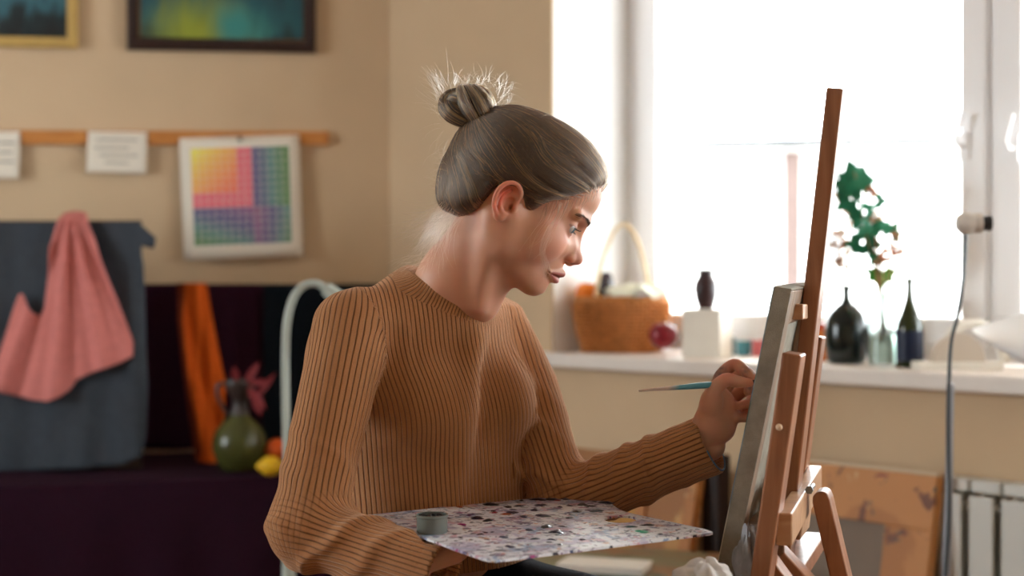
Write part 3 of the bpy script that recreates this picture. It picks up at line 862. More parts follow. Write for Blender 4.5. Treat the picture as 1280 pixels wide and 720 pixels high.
# things in the basket
def fruit(name, px, py, r_px, d, m_, label, sq=(1, 1, 1), cat='fruit'):
    c = WP(px, py, d); kk = c.y / F
    root = thing(name, c - UP * r_px * kk * .95, label, cat)
    pr = []
    for i in range(17):
        t = PI * i / 16; r = r_px * kk * math.sin(t) * (1 + .06 * math.sin(t)); h = -r_px * kk * math.cos(t) * sq[2]
        if i > 12: h -= (i - 12) ** 2 * .012 * r_px * kk
        pr.append((max(r, 1e-6), h))
    Geo().lathe(pr, c, 28, None, (sq[0], sq[1])).build('flesh', m_, root)
    Geo().tube([c + UP * r_px * kk * .74, c + UP * r_px * kk * .98, c + UP * r_px * kk * 1.12 + wv * .004], .0016, 6).build('stalk', M['bronze'], root)
    return root
mo = mat('orange_skin', (226, 122, 30), .45, bump=.3, bump_scale=150); my = mat('yellow_skin', (226, 178, 60), .45); mred = mat('red_apple_skin', (132, 22, 36), .3, .5, noise_amt=.3, noise_scale=20)
fruit('orange', 734, 366, 14, .10, mo, 'orange at the left edge of the wicker basket')
fruit('orange', 751, 372, 11, .19, my, 'yellow orange behind the first one in the wicker basket')
fruit('aubergine', 757, 356, 12, .145, mat('aubergine_skin', (44, 30, 38), .25, .6), 'dark aubergine upright in the basket by the handle foot', (.8, .8, 1.5), 'vegetable')
# pale napkin heaped in the basket
c = WP(795, 366, .15)
def nap(u, v):
    a = 2 * PI * u; r = v; x = 40 * k * r * math.cos(a); y = 34 * k * r * math.sin(a)
    z = .03 * (1 - r * r) + .010 * math.sin(a * 5 + r * 3) * r + .006 * math.sin(a * 9 + 2) * r
    return c + V((x, y, z - .004))
tag(Geo().grid(nap, 60, 14).build('napkin', fabric('pale_napkin', (222, 224, 206)), None, c - UP * .03, solid=.003, angle=80), 'crumpled pale napkin heaped in the wicker basket', 'napkin')
fruit('apple', 829, 419, 17, .05, mred, 'dark red apple on the sill between basket and white cube')
# white cube and dark vase
b, k = on_sill(884, .13)
s_ = 45 * k; ax = (V((.80, -.60, 0)), V((.60, .80, 0)), UP); Hc = 60 * k
ax = (V((.90, -.436, 0)), V((.436, .90, 0)), UP)
M['plaster'] = mat('white_plaster', (226, 222, 212), .8, .2, noise_amt=.03, noise_scale=20)
o = Geo().box(b + UP * (Hc / 2), (s_ * 1.1, s_ * 1.1, Hc), ax).build('plaster_cube', M['plaster'], None, b, smooth=False, bevel=.003); tag(o, 'white plaster cube on the sill carrying the small dark vase', 'cube')
vb = b + UP * Hc + wv * .0 ; vb = vb - V((.004, 0, 0)); kk = k
pr = [(0, 0), (9, 0), (10, 2), (13, 12), (15, 24), (14, 33), (10, 40), (9, 44), (11, 49), (10, 49.5), (8, 44), (0, 42)]
o = Geo().lathe([(r * kk, h * kk) for r, h in pr], vb, 36).build('small_vase', mat('dark_clay', (52, 32, 34), .35, .5, noise_amt=.3, noise_scale=25), None, vb); tag(o, 'small dark brown clay vase standing on the white cube', 'vase')
# small coloured jars at the window foot
for nm, px, r, h, rgb, lb in (('paint_jar', 912, 8, 26, (120, 150, 158), 'grey blue paint jar just right of the white cube'), ('paint_jar', 930, 9, 22, (90, 160, 176), 'turquoise paint jar low on the sill right of the cube'), ('paint_jar', 948, 8, 24, (216, 120, 128), 'pink paint jar on the sill nearest the canvas')):
    b, k = on_sill(px, .27)
    root = thing(nm, b, lb, 'jar')
    Geo().lathe([(0, 0), (r * k, 0), (r * k, h * .8 * k), (r * .8 * k, h * .86 * k), (0, h * .86 * k)], b, 24).build('body', mat('jar_%d' % px, rgb, .4), root)
    Geo().lathe([(0, h * .84 * k), (r * .85 * k, h * .84 * k), (r * .85 * k, h * k), (0, h * k)], b, 24).build('lid', M['pvc'], root)
b, k = on_sill(1024, .2)
root = thing('honey_jar', b, 'small amber jar on the sill between easel and round bottle', 'jar')
Geo().lathe([(0, 0), (15 * k, 0), (16 * k, 4 * k), (16 * k, 34 * k), (12 * k, 40 * k), (0, 40 * k)], b, 24).build('body', mat('amber', (196, 110, 50), .3), root)
Geo().lathe([(0, 39 * k), (13 * k, 39 * k), (13 * k, 47 * k), (0, 47 * k)], b, 24).build('lid', mat('jar_lid_red', (180, 60, 40), .4), root)
# round dark bottle
b, k = on_sill(1058, .13)
M['dkglass'] = mat('dark_green_bottle', (16, 28, 26), .12, .6, noise_amt=.3, noise_scale=12)
pr = [(0, 0), (19, 0), (24, 4), (27, 22), (27, 42), (25.5, 54), (21, 64), (14, 71), (7, 76), (4.8, 82), (4.5, 91), (6, 95), (6, 98), (3.6, 98), (3.4, 88), (0, 86)]
o = Geo().lathe([(r * k, h * k) for r, h in pr], b, 40).build('round_bottle', M['dkglass'], None, b); tag(o, 'fat round dark green bottle with a short neck holding dried flowers', 'bottle')
fl = thing('dried_flowers', b + UP * 90 * k, 'pale peach dried flower heads standing in the round dark bottle', 'flowers')
M['stem'] = mat('dry_stem', (120, 100, 70), .7); M['peach'] = mat('peach_petal', (190, 142, 112), .8)
random.seed(3)
for (px, py, r) in ((1046, 255, 13), (1052, 285, 15), (1060, 268, 13), (1042, 300, 12), (1056, 310, 12), (1050, 328, 9)):
    c = P(px, py, b.y - .02 + random.uniform(-.04, .04)); g = Geo()
    g.tube(spline([b + UP * 70 * k, b + UP * 100 * k, (b + UP * 100 * k + c) / 2 + V((.01, 0, 0)), c], 5), .0016, 6)
    st = g.build('stem', M['stem'], fl); g = Geo()
    for i in range(34):
        a = random.uniform(0, 2 * PI); e = random.uniform(-1.2, 1.4); d = V((math.cos(a) * math.cos(e), math.sin(a) * math.cos(e), math.sin(e)))
        q = c + d * r * k * random.uniform(.5, 1); sd = d.cross(UP).normalized() * 3.4 * k; u2 = d.cross(sd).normalized() * 2.8 * k
        g.add([q - sd, q + u2 + d * .003, q + sd, q - u2 + d * .002], [(0, 1, 2, 3)])
    g.build('flower_head', M['peach'], fl, solid=.0008)
# glass jar with water and ivy
b, k = on_sill(1104, .1)
root = thing('glass_jar', b, 'tall clear glass jar half full of water holding the ivy', 'jar')
gm = glass_mat('clear_glass', (232, 240, 238)); wm = glass_mat('water', (206, 222, 212), ior=1.33)
pr = [(0, 0), (18, 0), (19, 2), (19, 92), (17.4, 92), (17.4, 4), (0, 4)]
Geo().lathe([(r * k, h * k) for r, h in pr], b, 40).build('glass', gm, root)
Geo().lathe([(0, 4.3 * k), (17.1 * k, 4.3 * k), (17.1 * k, 40 * k), (0, 40 * k)], b, 40).build('water', wm, root)
iv = thing('ivy_sprig', b + UP * 6 * k, 'green ivy sprig rising from the clear glass jar', 'plant')
M['ivy'] = mat('ivy_leaf', (34, 108, 76), .5, .35, noise_amt=.25, noise_scale=30, sub=.0); M['ivyl'] = mat('ivy_leaf_light', (72, 140, 60), .5)
Yi = b.y
path = [P(1108, 430, Yi), P(1104, 370, Yi), P(1094, 330, Yi), P(1082, 290, Yi - .02), P(1076, 250, Yi), P(1068, 215, Yi)]
g = Geo(); g.tube(spline(path, 6), .0025, 6); g.tube(spline([P(1098, 345, Yi), P(1106, 310, Yi - .02), P(1112, 285, Yi)], 6), .002, 6); g.build('stem', M['stem'], iv)
def ivyleaf(px, py, size, rot, m_, tilt=.3, nm='leaf'):
    c = P(px, py, Yi + random.uniform(-.05, .03)); r = size * 1.5 * Yi / F
    out = [(0, -.15), (.35, -.5), (.62, -.3), (.95, -.35), (.7, .1), (.72, .4), (.35, .45), (0, 1.0), (-.35, .45), (-.72, .4), (-.7, .1), (-.95, -.35), (-.62, -.3), (-.35, -.5)]
    vs = [c]; ca, sa = math.cos(rot), math.sin(rot)
    for x, y in out: vs.append(c + V(((x * ca - y * sa) * r, (abs(x) * .35 - .15 + tilt * y) * r, (x * sa + y * ca) * r)))
    n = len(out); Geo().add(vs, [(0, 1 + i, 1 + (i + 1) % n) for i in range(n)]).build(nm, m_, iv, solid=.001, smooth=False)
random.seed(5)
for (px, py, sz, rot, m_) in ((1068, 222, 17, .3, 'ivy'), (1056, 232, 12, 1.3, 'ivy'), (1081, 230, 11, -1.2, 'ivy'), (1060, 252, 13, 2.2, 'ivy'), (1098, 251, 9, -1.6, 'ivy'), (1076, 272, 13, 2.6, 'ivy'), (1101, 286, 13, .2, 'ivy'),
                            (1114, 291, 12, -.6, 'ivy'), (1072, 304, 12, 1.7, 'ivy'), (1090, 308, 11, .5, 'ivy'), (1102, 343, 15, 3.1, 'ivyl'), (1084, 262, 9, -1, 'ivy'), (1096, 322, 10, 2.5, 'ivy'), (1074, 236, 13, .9, 'ivy'), (1064, 240, 12, -.5, 'ivy'), (1090, 296, 12, 1.4, 'ivy'), (1080, 284, 10, -2, 'ivy')):
    ivyleaf(px, py, sz, rot, M[m_])
pf = thing('peach_flowers', b + UP * 50 * k, 'peach coloured blossoms among the ivy in the glass jar', 'flowers')
for (px, py, r) in ((1116, 300, 15), (1104, 320, 14), (1122, 312, 11), (1088, 240, 9), (1094, 272, 10)):
    c = P(px, py, Yi - .03); g = Geo()
    for i in range(30):
        a = random.uniform(0, 2 * PI); e = random.uniform(-1.2, 1.4); d = V((math.cos(a) * math.cos(e), math.sin(a) * math.cos(e), math.sin(e)))
        q = c + d * r * k * random.uniform(.4, 1); sd = d.cross(UP).normalized() * 3.6 * k; u2 = d.cross(sd).normalized() * 3 * k
        g.add([q - sd, q + u2, q + sd, q - u2], [(0, 1, 2, 3)])
    g.tube([c, (c + b + UP * 60 * k) / 2 + V((0, .02, 0)), b + UP * 30 * k + V((0, .01, 0))], .0014, 6)
    g.build('blossom', mat('peach_blossom_%d' % px, (196, 128, 92), .8), pf, solid=.0008)
# wine bottle
b, k = on_sill(1137, .09)
root = thing('wine_bottle', b, 'slim dark green wine bottle with long neck right of the glass jar', 'bottle')
pr = [(0, 0), (15, 0), (17, 3), (17, 42), (16, 54), (10, 70), (5.5, 84), (4.2, 96), (4, 106), (5, 107), (5, 112), (3.4, 112), (3.2, 100), (0, 96)]
Geo().lathe([(r * k, h * k) for r, h in pr], b, 36).build('body', mat('wine_bottle_glass', (38, 44, 18), .12, .6), root)
Geo().lathe([(17.2 * k, 8 * k), (17.4 * k, 8 * k), (17.4 * k, 46 * k), (17.2 * k, 46 * k)], b, 36).build('label', mat('navy_label', (24, 34, 58), .4), root)
g = Geo(); g.tube(spline([b + UP * 100 * k, b + UP * 122 * k, b + UP * 128 * k + V((-.012, 0, 0)), b + UP * 150 * k + V((-.03, 0, .0))], 5), .0012, 5); g.tube(spline([b + UP * 112 * k, b + UP * 140 * k + V((.03, 0, 0))], 5), .0012, 5)
g.build('dry_twig', M['stem'], None, b + UP * 100 * k); tag(bpy.data.objects['dry_twig'], 'thin dry twig sticking out of the slim wine bottle', 'twig')
# plaster ornament: base slab with half disc, ring arc behind
b, k = on_sill(1196, .1)
root = thing('plaster_cast', b, 'grey beige plaster cast, half disc on a flat slab, on the sill', 'cast')
Geo().box(b + UP * (5 * k), (105 * k, 36 * k, 10 * k), (V((1, 0, 0)), V((0, 1, 0)), UP)).build('slab', M['plaster'], root, smooth=False, bevel=.003)
arc = [(math.cos(PI * i / 24) * 33 * k, math.sin(PI * i / 24) * 37 * k) for i in range(25)]
Geo().prism(arc, b + UP * 9.8 * k + V((0, .005, 0)), V((1, 0, 0)), UP, 14 * k).build('half_disc', mat('beige_plaster', (196, 184, 170), .8), root, smooth=False, bevel=.002)
b2, k2 = on_sill(1216, .2)
g = Geo(); pts = [b2 + V((math.cos(PI * i / 24) * 40 * k2, 0, math.sin(PI * i / 24) * 50 * k2 + .012)) for i in range(25)]
g.tube(pts, 6 * k2, 10); o = g.build('plaster_arch', M['plaster'], None, b2); tag(o, 'white plaster arch standing behind the plaster cast', 'arch')
# big curved sheet of white paper
b, k = on_sill(1262, .06)
def shp(u, v):
    x = -50 + 150 * v; top = 8 + 46 * v - 6 * v * v; bot = -6 - 34 * math.sin(min(1, v * 1.5) * PI / 2)
    z = bot + (top - bot) * u
    return P(1215 + 150 * v, 412 - (top if u > 1 else z) * 1.0 * 1, b.y - .06 - .10 * math.sin(u * PI) * (.4 + v) + .05 * v)
def shp2(u, v):
    x = 1214 + 150 * v; yt = 412 - 44 * v ** .9; yb = 412 + 66 * min(1, v * 1.25) ** .8
    y = yt + (yb - yt) * u
    return P(x, y, 3.0 + .08 * math.cos(u * PI) - .10 * math.sin(u * PI) * v - .12 * v)
o = Geo().grid(shp2, 24, 30).build('paper_roll', mat('bright_paper', (240, 242, 244), .7, .2), None, P(1290, 478, 2.95), solid=.001, angle=80); tag(o, 'large curved sheet of white paper at the right end of the sill', 'paper')
# lamp on a long stem, in front of the sill
Yr = 2.75; kr = Yr / F; base = P(1183, 360, Yr); base.z = 0
root = thing('clip_lamp', base, 'small white spot lamp with black end on a tall thin curved stem', 'lamp')
Geo().lathe([(0, 0), (.12, 0), (.12, .012), (.02, .03), (0, .03)], base, 36).build('base', M['darkm'], root)
Geo().tube([base + UP * .02, V((base.x, Yr, EYE - (700 - 360) * kr)), P(1186, 620, Yr), P(1188, 480, Yr)], [.009, .009, .0075, .0075], 12).build('stand', mat('steel_stand', (150, 150, 156), .35, metal=.6), root)
Geo().tube(spline([P(1182, 720, Yr - .01), P(1186, 640, Yr - .01), P(1186, 500, Yr - .01), P(1189, 430, Yr), P(1197, 395, Yr), P(1204, 350, Yr), P(1207, 300, Yr), P(1207, 286, Yr)], 8), .0038, 10).build('flexible_stem', mat('stem_steel', (74, 80, 84), .4, metal=.3), root)
axx = (UP, V((0, -1, 0)), V((1, 0, 0)))
h0 = P(1196, 279, Yr)
Geo().lathe([(0, -2 * kr), (9 * kr, 0), (14 * kr, 7 * kr), (14 * kr, 15 * kr), (12 * kr, 21 * kr), (12.5 * kr, 22 * kr), (12.5 * kr, 30 * kr), (0, 30 * kr)], h0, 28, axx).build('lamp_head', mat('lamp_ivory', (214, 208, 200), .35), root)
Geo().lathe([(0, 30 * kr), (9 * kr, 30 * kr), (9 * kr, 38 * kr), (10 * kr, 38.5 * kr), (10 * kr, 42 * kr), (0, 42 * kr)], h0, 28, axx).build('end_cap', M['darkm'], root)

# ---------------------------------------------------------------- below the sill
# radiator
M['rad'] = mat('radiator_enamel', (206, 206, 200), .35, .5)
sa, za, _ = on_wall(1181, 592, -.06); 
rb = WF(sa + .4, -.06, 0)
root = thing('radiator', WF(sa + .4, -.07, .12), 'white sectional radiator under the right part of the sill', 'radiator')
zt = za
pitch = .0795
for i in range(12):
    s = sa + .03 + i * pitch; g = Geo()
    g.box(WF(s, -.045, zt - .02), (.072, .05, .028), WA); g.box(WF(s, -.085, (zt + .14) / 2 - .01), (.060, .010, zt - .20), WA); g.box(WF(s, -.05, (zt + .13) / 2), (.006, .07, zt - .2), WA)
    g.box(WF(s, -.05, .155), (.07, .05, .04), WA); g.box(WF(s, -.022, (zt + .13) / 2), (.05, .008, zt - .2), WA)
    g.build('radiator_section', M['rad'], root, smooth=False, bevel=.004)
for z_ in (.155, zt - .07): Geo().tube([WF(sa - .04, -.05, z_), WF(sa + 12 * pitch, -.05, z_)], .012, 10).build('pipe', M['rad'], root)
# stained wooden stretcher frame leaning on the wall
M['stain'] = blotchy('stained_wood', (170, 110, 56), [((186, 126, 68), 4, .5, 1), ((112, 64, 38), 16, .60, 2), ((74, 76, 66), 22, .66, 3), ((206, 170, 120), 20, .66, 4), ((130, 60, 46), 26, .66, 5)], rough=.6)
M['stain2'] = blotchy('stained_board', (178, 128, 68), [((150, 98, 50), 4, .5, 6), ((110, 66, 40), 7, .62, 7), ((206, 170, 116), 9, .66, 8)], rough=.6)
M['greyb'] = mat('primed_board', (132, 118, 106), .9, .1, noise_amt=.04)
def leaning(name, x0, y0, x1, y1, d, fw, label, m_, inner=None, ztop=None, wall_d=-.06):
    """frame leaning on the window wall; top corners at the two pixels"""
    a = WP(x0, y0, d); b_ = WP(x1, y1, d); zt = (a.z + b_.z) / 2; a.z = b_.z = zt
    ax_ = (b_ - a).normalized(); lean = (UP * zt + nv * (.14)).normalized(); nn = ax_.cross(lean).normalized()
    W_ = (b_ - a).length; H_ = zt / lean.z
    o0 = a - lean * H_
    root = thing(name, (o0 + (b_ - a) / 2), label, 'panel'); g = Geo()
    c = lambda u, v: o0 + ax_ * u + lean * v
    axs = (ax_, lean, nn); fw_ = fw
    g.box(c(W_ / 2, H_ - fw_ / 2), (W_, fw_, .03), axs); g.box(c(W_ / 2, fw_ / 2), (W_, fw_, .03), axs)
    g.box(c(fw_ / 2, H_ / 2), (fw_, H_ - 2 * fw_, .03), axs); g.box(c(W_ - fw_ / 2, H_ / 2), (fw_, H_ - 2 * fw_, .03), axs)
    g.build('frame', m_, root, smooth=False, bevel=.002)
    Geo().box(c(W_ / 2, H_ / 2) , (W_ - 2 * fw_, H_ - 2 * fw_, .012), axs).build('inner_panel', inner or M['greyb'], root, smooth=False)
    return root, c, W_, H_
root_, c_, W_, H_ = leaning('leaning_panel', 962, 574, 1176, 594, -.10, .125, 'paint-stained wooden frame with grey panel leaning beside the radiator', M['stain'])
Geo().box(c_(W_ / 2, H_ + .004), (W_, .008, .032), ((c_(1, 0) - c_(0, 0)).normalized(), (c_(0, 1) - c_(0, 0)).normalized(), (c_(1, 0) - c_(0, 0)).cross(c_(0, 1) - c_(0, 0)).normalized())).build('top_edge', mat('pale_edge', (206, 186, 158), .7), root_, smooth=False)
leaning('leaning_panel', 700, 560, 868, 574, -.14, .10, 'ochre wooden board frame leaning behind the palette', M['stain2'], mat('ochre_panel', (178, 132, 76), .8, noise_amt=.18, noise_scale=5))
leaning('canvas_stretcher', 806, 580, 878, 590, -.24, .035, 'narrow ochre stretcher leaning in front of the ochre frame', M['stain'], M['stain2'])
# dark cabinet edge beside it
a = WP(895, 568, -.20); g = Geo(); g.box((a.x, a.y, a.z / 2), (.055, .05, a.z), WA); g.box((a.x, a.y, .02), (.09, .09, .04), WA); g.build('post', mat('dark_post', (46, 36, 34), .5), None, (a.x, a.y, 0), smooth=False, bevel=.004)
bpy.data.objects['post'].name = 'dark_stand'; tag(bpy.data.objects['dark_stand'], 'dark upright stand between the leaning frames and the easel', 'stand')
ORG['dark_stand'] = V((a.x, a.y, 0))
# low table with a white box
tz = .545; tc = P(765, 712, 3.3); tc.z = tz
a = V((tc.x, 3.42, 0))
root = thing('low_table', a, 'low greenish table behind the palette', 'table')
M['greent'] = blotchy('green_table', (110, 106, 76), [((130, 92, 56), 5, .5, 1), ((64, 76, 66), 7, .58, 2)], rough=.5)
TA = (V((.95, -.31, 0)).normalized(), V((.31, .95, 0)).normalized(), UP)
Geo().box((a.x, a.y, tz - .012), (.62, .36, .024), TA).build('tabletop', M['greent'], root, smooth=False, bevel=.002)
for i in (-1, 1):
    for j in (-1, 1):
        q = a + TA[0] * i * .27 + TA[1] * j * .14; Geo().box((q.x, q.y, (tz - .024) / 2), (.035, .035, tz - .024), TA).build('leg', M['greent'], root, smooth=False)
q = a - TA[1] * .115 + TA[0] * .02
root = thing('white_box', V((q.x, q.y, tz)), 'flat white cardboard box on the low table', 'box')
Geo().box((q.x, q.y, tz + .006), (.20, .10, .012), TA).build('box_body', mat('card_white', (214, 210, 202), .7), root, smooth=False, bevel=.002)
Geo().box((q.x, q.y, tz + .0155), (.206, .106, .006), TA).build('lid', bpy.data.materials['card_white'], root, smooth=False, bevel=.002)
# ================================================================ easel, canvas, palette
ea = V((.315, .949, 0)).normalized(); eb = V((.949, -.315, 0)).normalized()
M['ewood'] = wood('easel_wood', (134, 86, 60), (166, 114, 82), (24, 24, 1.8), .36)
M['ewood_l'] = wood('pale_easel_wood', (180, 134, 100), (206, 166, 130), (3, 22, 22), .34)
def rise(T, tan, z):         # down (or up) the leaning member through T
    d = UP + eb * tan; return T + d * (z - T.z)
e_loc = P(985, 600, 1.85); root_e = thing('easel', (e_loc.x, e_loc.y, 0), 'tall brown wooden studio easel with a high central mast', 'easel')
def member(name, T, tan, z0, w=.022, h=.05, m_=None, over=0):
    a = rise(T, tan, z0); g = Geo(); g.bar(a, T, w, h, eb); return g.build(name, m_ or M['ewood'], root_e, smooth=False, bevel=.0022)
tp = P(993, 441, 1.66); member('front_leg', tp, .142, .0)
tp2 = P(1021, 420, 2.07); member('front_leg', tp2, .128, .0)
mt = P(1046, 113, 1.84); member('mast', mt, .112, .45, .021, .05)
# cross bar
zb = .938
ca = P(980, 644, 1.655); cb = P(1019, 585, 2.10); ca.z = cb.z = zb - .019
Geo().bar(ca, cb, .019, .038, eb).build('cross_bar', M['ewood_l'], root_e, smooth=False, bevel=.002)
hb_ = P(1010, 640, 1.93); Geo().bar(hb_ + UP * .035 - eb * .004, hb_ - UP * .03 - eb * .012, .016, .10, eb).build('hinge_block', M['ewood_l'], root_e, smooth=False, bevel=.003)
# rear leg
lt = P(1026, 612, 1.86); lf_ = lt + (eb * .235 - UP) * lt.z
d_ = (lf_ - lt).normalized(); sx = (eb - d_ * eb.dot(d_)).normalized()
pr = [(-.0105, 0), (.0105, 0)]
outl = [(-.0115, 1.0), (-.0115, .012), (-.009, .004), (-.003, 0), (.005, 0), (.010, .004), (.0115, .012), (.0115, 1.0)]
outl = [(x, y if y < .5 else (lf_ - lt).length) for x, y in outl]
Geo().prism([(x, y) for x, y in outl], lt - ea * .0225, sx, d_, .0).build('tmp', M['ewood'], root_e) if False else None
g = Geo(); nn = []
n = len(outl); a_ = [lt - ea * .0225 + sx * x + d_ * y for x, y in outl]; b_ = [p + ea * .045 for p in a_]
g.add(a_ + b_, [tuple(range(n)), tuple(range(n, 2 * n))[::-1]] + [(i, (i + 1) % n, n + (i + 1) % n, n + i) for i in range(n)])
g.build('rear_leg', M['ewood'], root_e, smooth=False, bevel=.002)
bc_ = P(1013, 611, 1.835); g = Geo(); g.tube([bc_ - ea * .012, bc_ + ea * .03], .0035, 14); g.tube([bc_ - ea * .014, bc_ - ea * .010], .0055, 6); g.build('bolt', mat('bolt_steel', (120, 126, 130), .3, .5, metal=.9), root_e)
# braces low down
for (p0, p1, Y_) in (((972, 690), (1040, 762), 1.80), ((962, 704), (1010, 770), 1.72)):
    Geo().bar(P(*p0, Y_), P(*p1, Y_), .020, .04, ea.cross(P(*p1, Y_) - P(*p0, Y_))).build('brace', M['ewood'], root_e, smooth=False, bevel=.002)
for py, Y_ in ((532, 1.66),):
    q = P(974, 534, 1.636); Geo().ball(q, .004, 8).build('dowel_plug', mat('plug', (210, 180, 150), .6), root_e)
q = P(1006, 470, 1.84); Geo().ball(q, .0035, 8).build('dowel_plug', bpy.data.materials['plug'], root_e)
# ledge for the canvas
zc = .835
cx0 = P(912, 760, 1.66); cx0.z = zc - .014
l0_ = V((.255, 1.62, zc - .014)); l1_ = l0_ + ea * .56
Geo().bar(l0_, l1_, .085, .022, eb).build('canvas_ledge', M['ewood'], root_e, smooth=False, bevel=.002)
# clamp block at the top of the canvas
Geo().bar(P(992, 399, 1.80) - UP * .0, P(992, 380, 1.80), .030, .05, eb).build('mast_clamp', M['ewood_l'], root_e, smooth=False, bevel=.002)

# canvas: face seen from its edge
ac = V((.300, .954, .018)).normalized(); bcv = V((.954, -.300, 0)).normalized()
top = P(968, 357, 1.70); bot_z = zc - .002
dcv = (UP + bcv * .203).normalized(); dcv = (dcv - ac * dcv.dot(ac)).normalized(); nc = ac.cross(dcv); nc = -nc if nc.x < 0 else nc
Hc_ = (top.z - bot_z) / dcv.z; Wc = .38; Tc = .021
cen = top - dcv * (Hc_ / 2) + ac * (Wc / 2) + nc * (Tc / 2)
rootc = thing('stretched_canvas', top - dcv * Hc_ + ac * (Wc / 2), 'grey edged stretched canvas standing tilted on the easel', 'canvas')
CA = (nc, ac, dcv)
M['linen'] = mat('primed_linen', (150, 143, 130), .9, .15, noise_amt=.16, noise_scale=60, bump=.5, bump_scale=700)
M['canvasface'] = blotchy('painted_canvas', (206, 196, 176), [((120, 150, 170), 5, .5, 1), ((190, 130, 90), 6, .56, 2), ((70, 96, 80), 8, .6, 3), ((226, 214, 190), 9, .62, 4)], rough=.6)
# linen wrapped face and sides as a shallow tray, open at the back
g = Geo(); t = .002
g.box(cen - nc * (Tc / 2 - t / 2), (t, Wc, Hc_), CA)
for sgn in (-1, 1):
    g.box(cen + ac * (sgn * (Wc / 2 - t / 2)), (Tc, t, Hc_), CA); g.box(cen + dcv * (sgn * (Hc_ / 2 - t / 2)), (Tc, Wc, t), CA)
g.build('linen', M['linen'], rootc, smooth=False, bevel=.0012)
Geo().box(cen - nc * (Tc / 2 + .0006), (.001, Wc - .004, Hc_ - .004), CA).build('paint_layer', M['canvasface'], rootc, smooth=False)
M['stretch'] = wood('stretcher_wood', (112, 88, 68), (140, 112, 88), (20, 20, 3), .6)
for sgn in (-1, 1):
    Geo().box(cen + ac * (sgn * (Wc / 2 - .024)) + nc * .001, (Tc - .003, .043, Hc_ - .005), CA).build('stretcher_bar', M['stretch'], rootc, smooth=False, bevel=.002)
    Geo().box(cen + dcv * (sgn * (Hc_ / 2 - .024)) + nc * .001, (Tc - .003, Wc - .092, .043), CA).build('stretcher_bar', M['stretch'], rootc, smooth=False, bevel=.002)

# crumpled rags
def rag(name, c, r, label, seed, m_, sq=(1, 1, 1)):
    rr = random.Random(seed); ph = [rr.uniform(0, 6) for _ in range(6)]
    def fn(u, v):
        a = 2 * PI * u; e = PI * v; R = r * (1 + .16 * math.sin(3 * a + ph[0] + 2 * e) + .12 * math.sin(5 * a - 4 * e + ph[1]) + .14 * abs(math.sin(4 * e + ph[2] + a)) + .07 * math.sin(9 * a + ph[3] + 6 * e))
        return V(c) + V((R * math.sin(e) * math.cos(a) * sq[0], R * math.sin(e) * math.sin(a) * sq[1], -R * math.cos(e) * sq[2]))
    return tag(Geo().grid(fn, 64, 32).build(name, m_, None, V(c) - UP * r * sq[2], angle=50), label, 'rag')
M['rag'] = fabric('rag_cloth', (206, 200, 196), amt=.12); M['ragb'] = fabric('rag_blue', (170, 176, 186), amt=.2)
rag('crumpled_tissue', P(882, 729, 1.60) - V((0, 0, .0)), .026, 'crumpled white paper tissue in front of the canvas foot', 4, M['rag'], (1.1, 1, .8))
rag('paint_rag', P(936, 714, 1.70), .024, 'pale paint rag stuffed between canvas and easel leg', 9, M['ragb'], (.6, 1, 1.7))

# palette
ZP = .91
def on_pal(px, py, z=ZP):
    Y = (EYE - z) * F / (py - 360); return V(((px - 640) / F * Y, Y, z))
outp = [(455, 644), (500, 639.5), (560, 633), (640, 625.5), (700, 619.5), (722, 617.5), (729, 617.6), (738, 620), (750, 623.2), (760, 627), (767, 631.5), (773, 636), (782, 639.8), (795, 643), (825, 649.3), (861, 657), (880, 661.2), (889, 664), (891, 665.2), (887, 666.3), (795, 678), (700, 690), (640, 697.6), (620, 700), (612, 699.5), (604, 697.5), (584, 691)]
pal = thing('palette', on_pal(672, 655) - UP * .004, 'square wooden paint palette with thumb hole, covered in white and dark paint', 'palette')
outer = [on_pal(*p) for p in outp]
hole = [on_pal(776 + 20.5 * math.cos(-2 * PI * i / 28), 649 + 4.6 * math.sin(-2 * PI * i / 28)) for i in range(28)]
from mathutils.geometry import tessellate_polygon
tris = tessellate_polygon([outer, hole]); allp = outer + hole; n = len(allp); no = len(outer)
vs = allp + [p - UP * .003 for p in allp]
fs = [tuple(t) for t in tris] + [tuple(n + i for i in t)[::-1] for t in tris]
fs += [(i, (i + 1) % no, n + (i + 1) % no, n + i) for i in range(no)] + [(no + i, no + (i + 1) % 28, n + no + (i + 1) % 28, n + no + i) for i in range(28)]
palm = blotchy('painted_palette', (226, 226, 232), [((188, 182, 204), 14, .52, 1), ((226, 228, 232), 18, .5, 2), ((146, 164, 192), 26, .58, 3), ((206, 164, 180), 40, .59, 4), ((200, 150, 118), 50, .63, 5),
    ((120, 96, 130), 60, .60, 6), ((70, 76, 110), 85, .60, 7), ((206, 120, 60), 60, .67, 8), ((160, 60, 120), 55, .66, 9), ((36, 36, 56), 70, .63, 10), ((34, 34, 50), 48, .655, 11), ((46, 120, 110), 50, .71, 12), ((232, 232, 236), 110, .62, 13)], rough=.3)
Geo().add(vs, fs).build('board', palm, pal, smooth=False)
random.seed(21)
dcols = [mat('paint_%d' % i, c, .3, .5) for i, c in enumerate([(28, 28, 44), (36, 30, 48), (44, 30, 56), (26, 40, 52), (34, 32, 38), (84, 44, 88), (40, 74, 80), (60, 60, 84), (176, 92, 50), (150, 40, 60), (206, 206, 214)])]
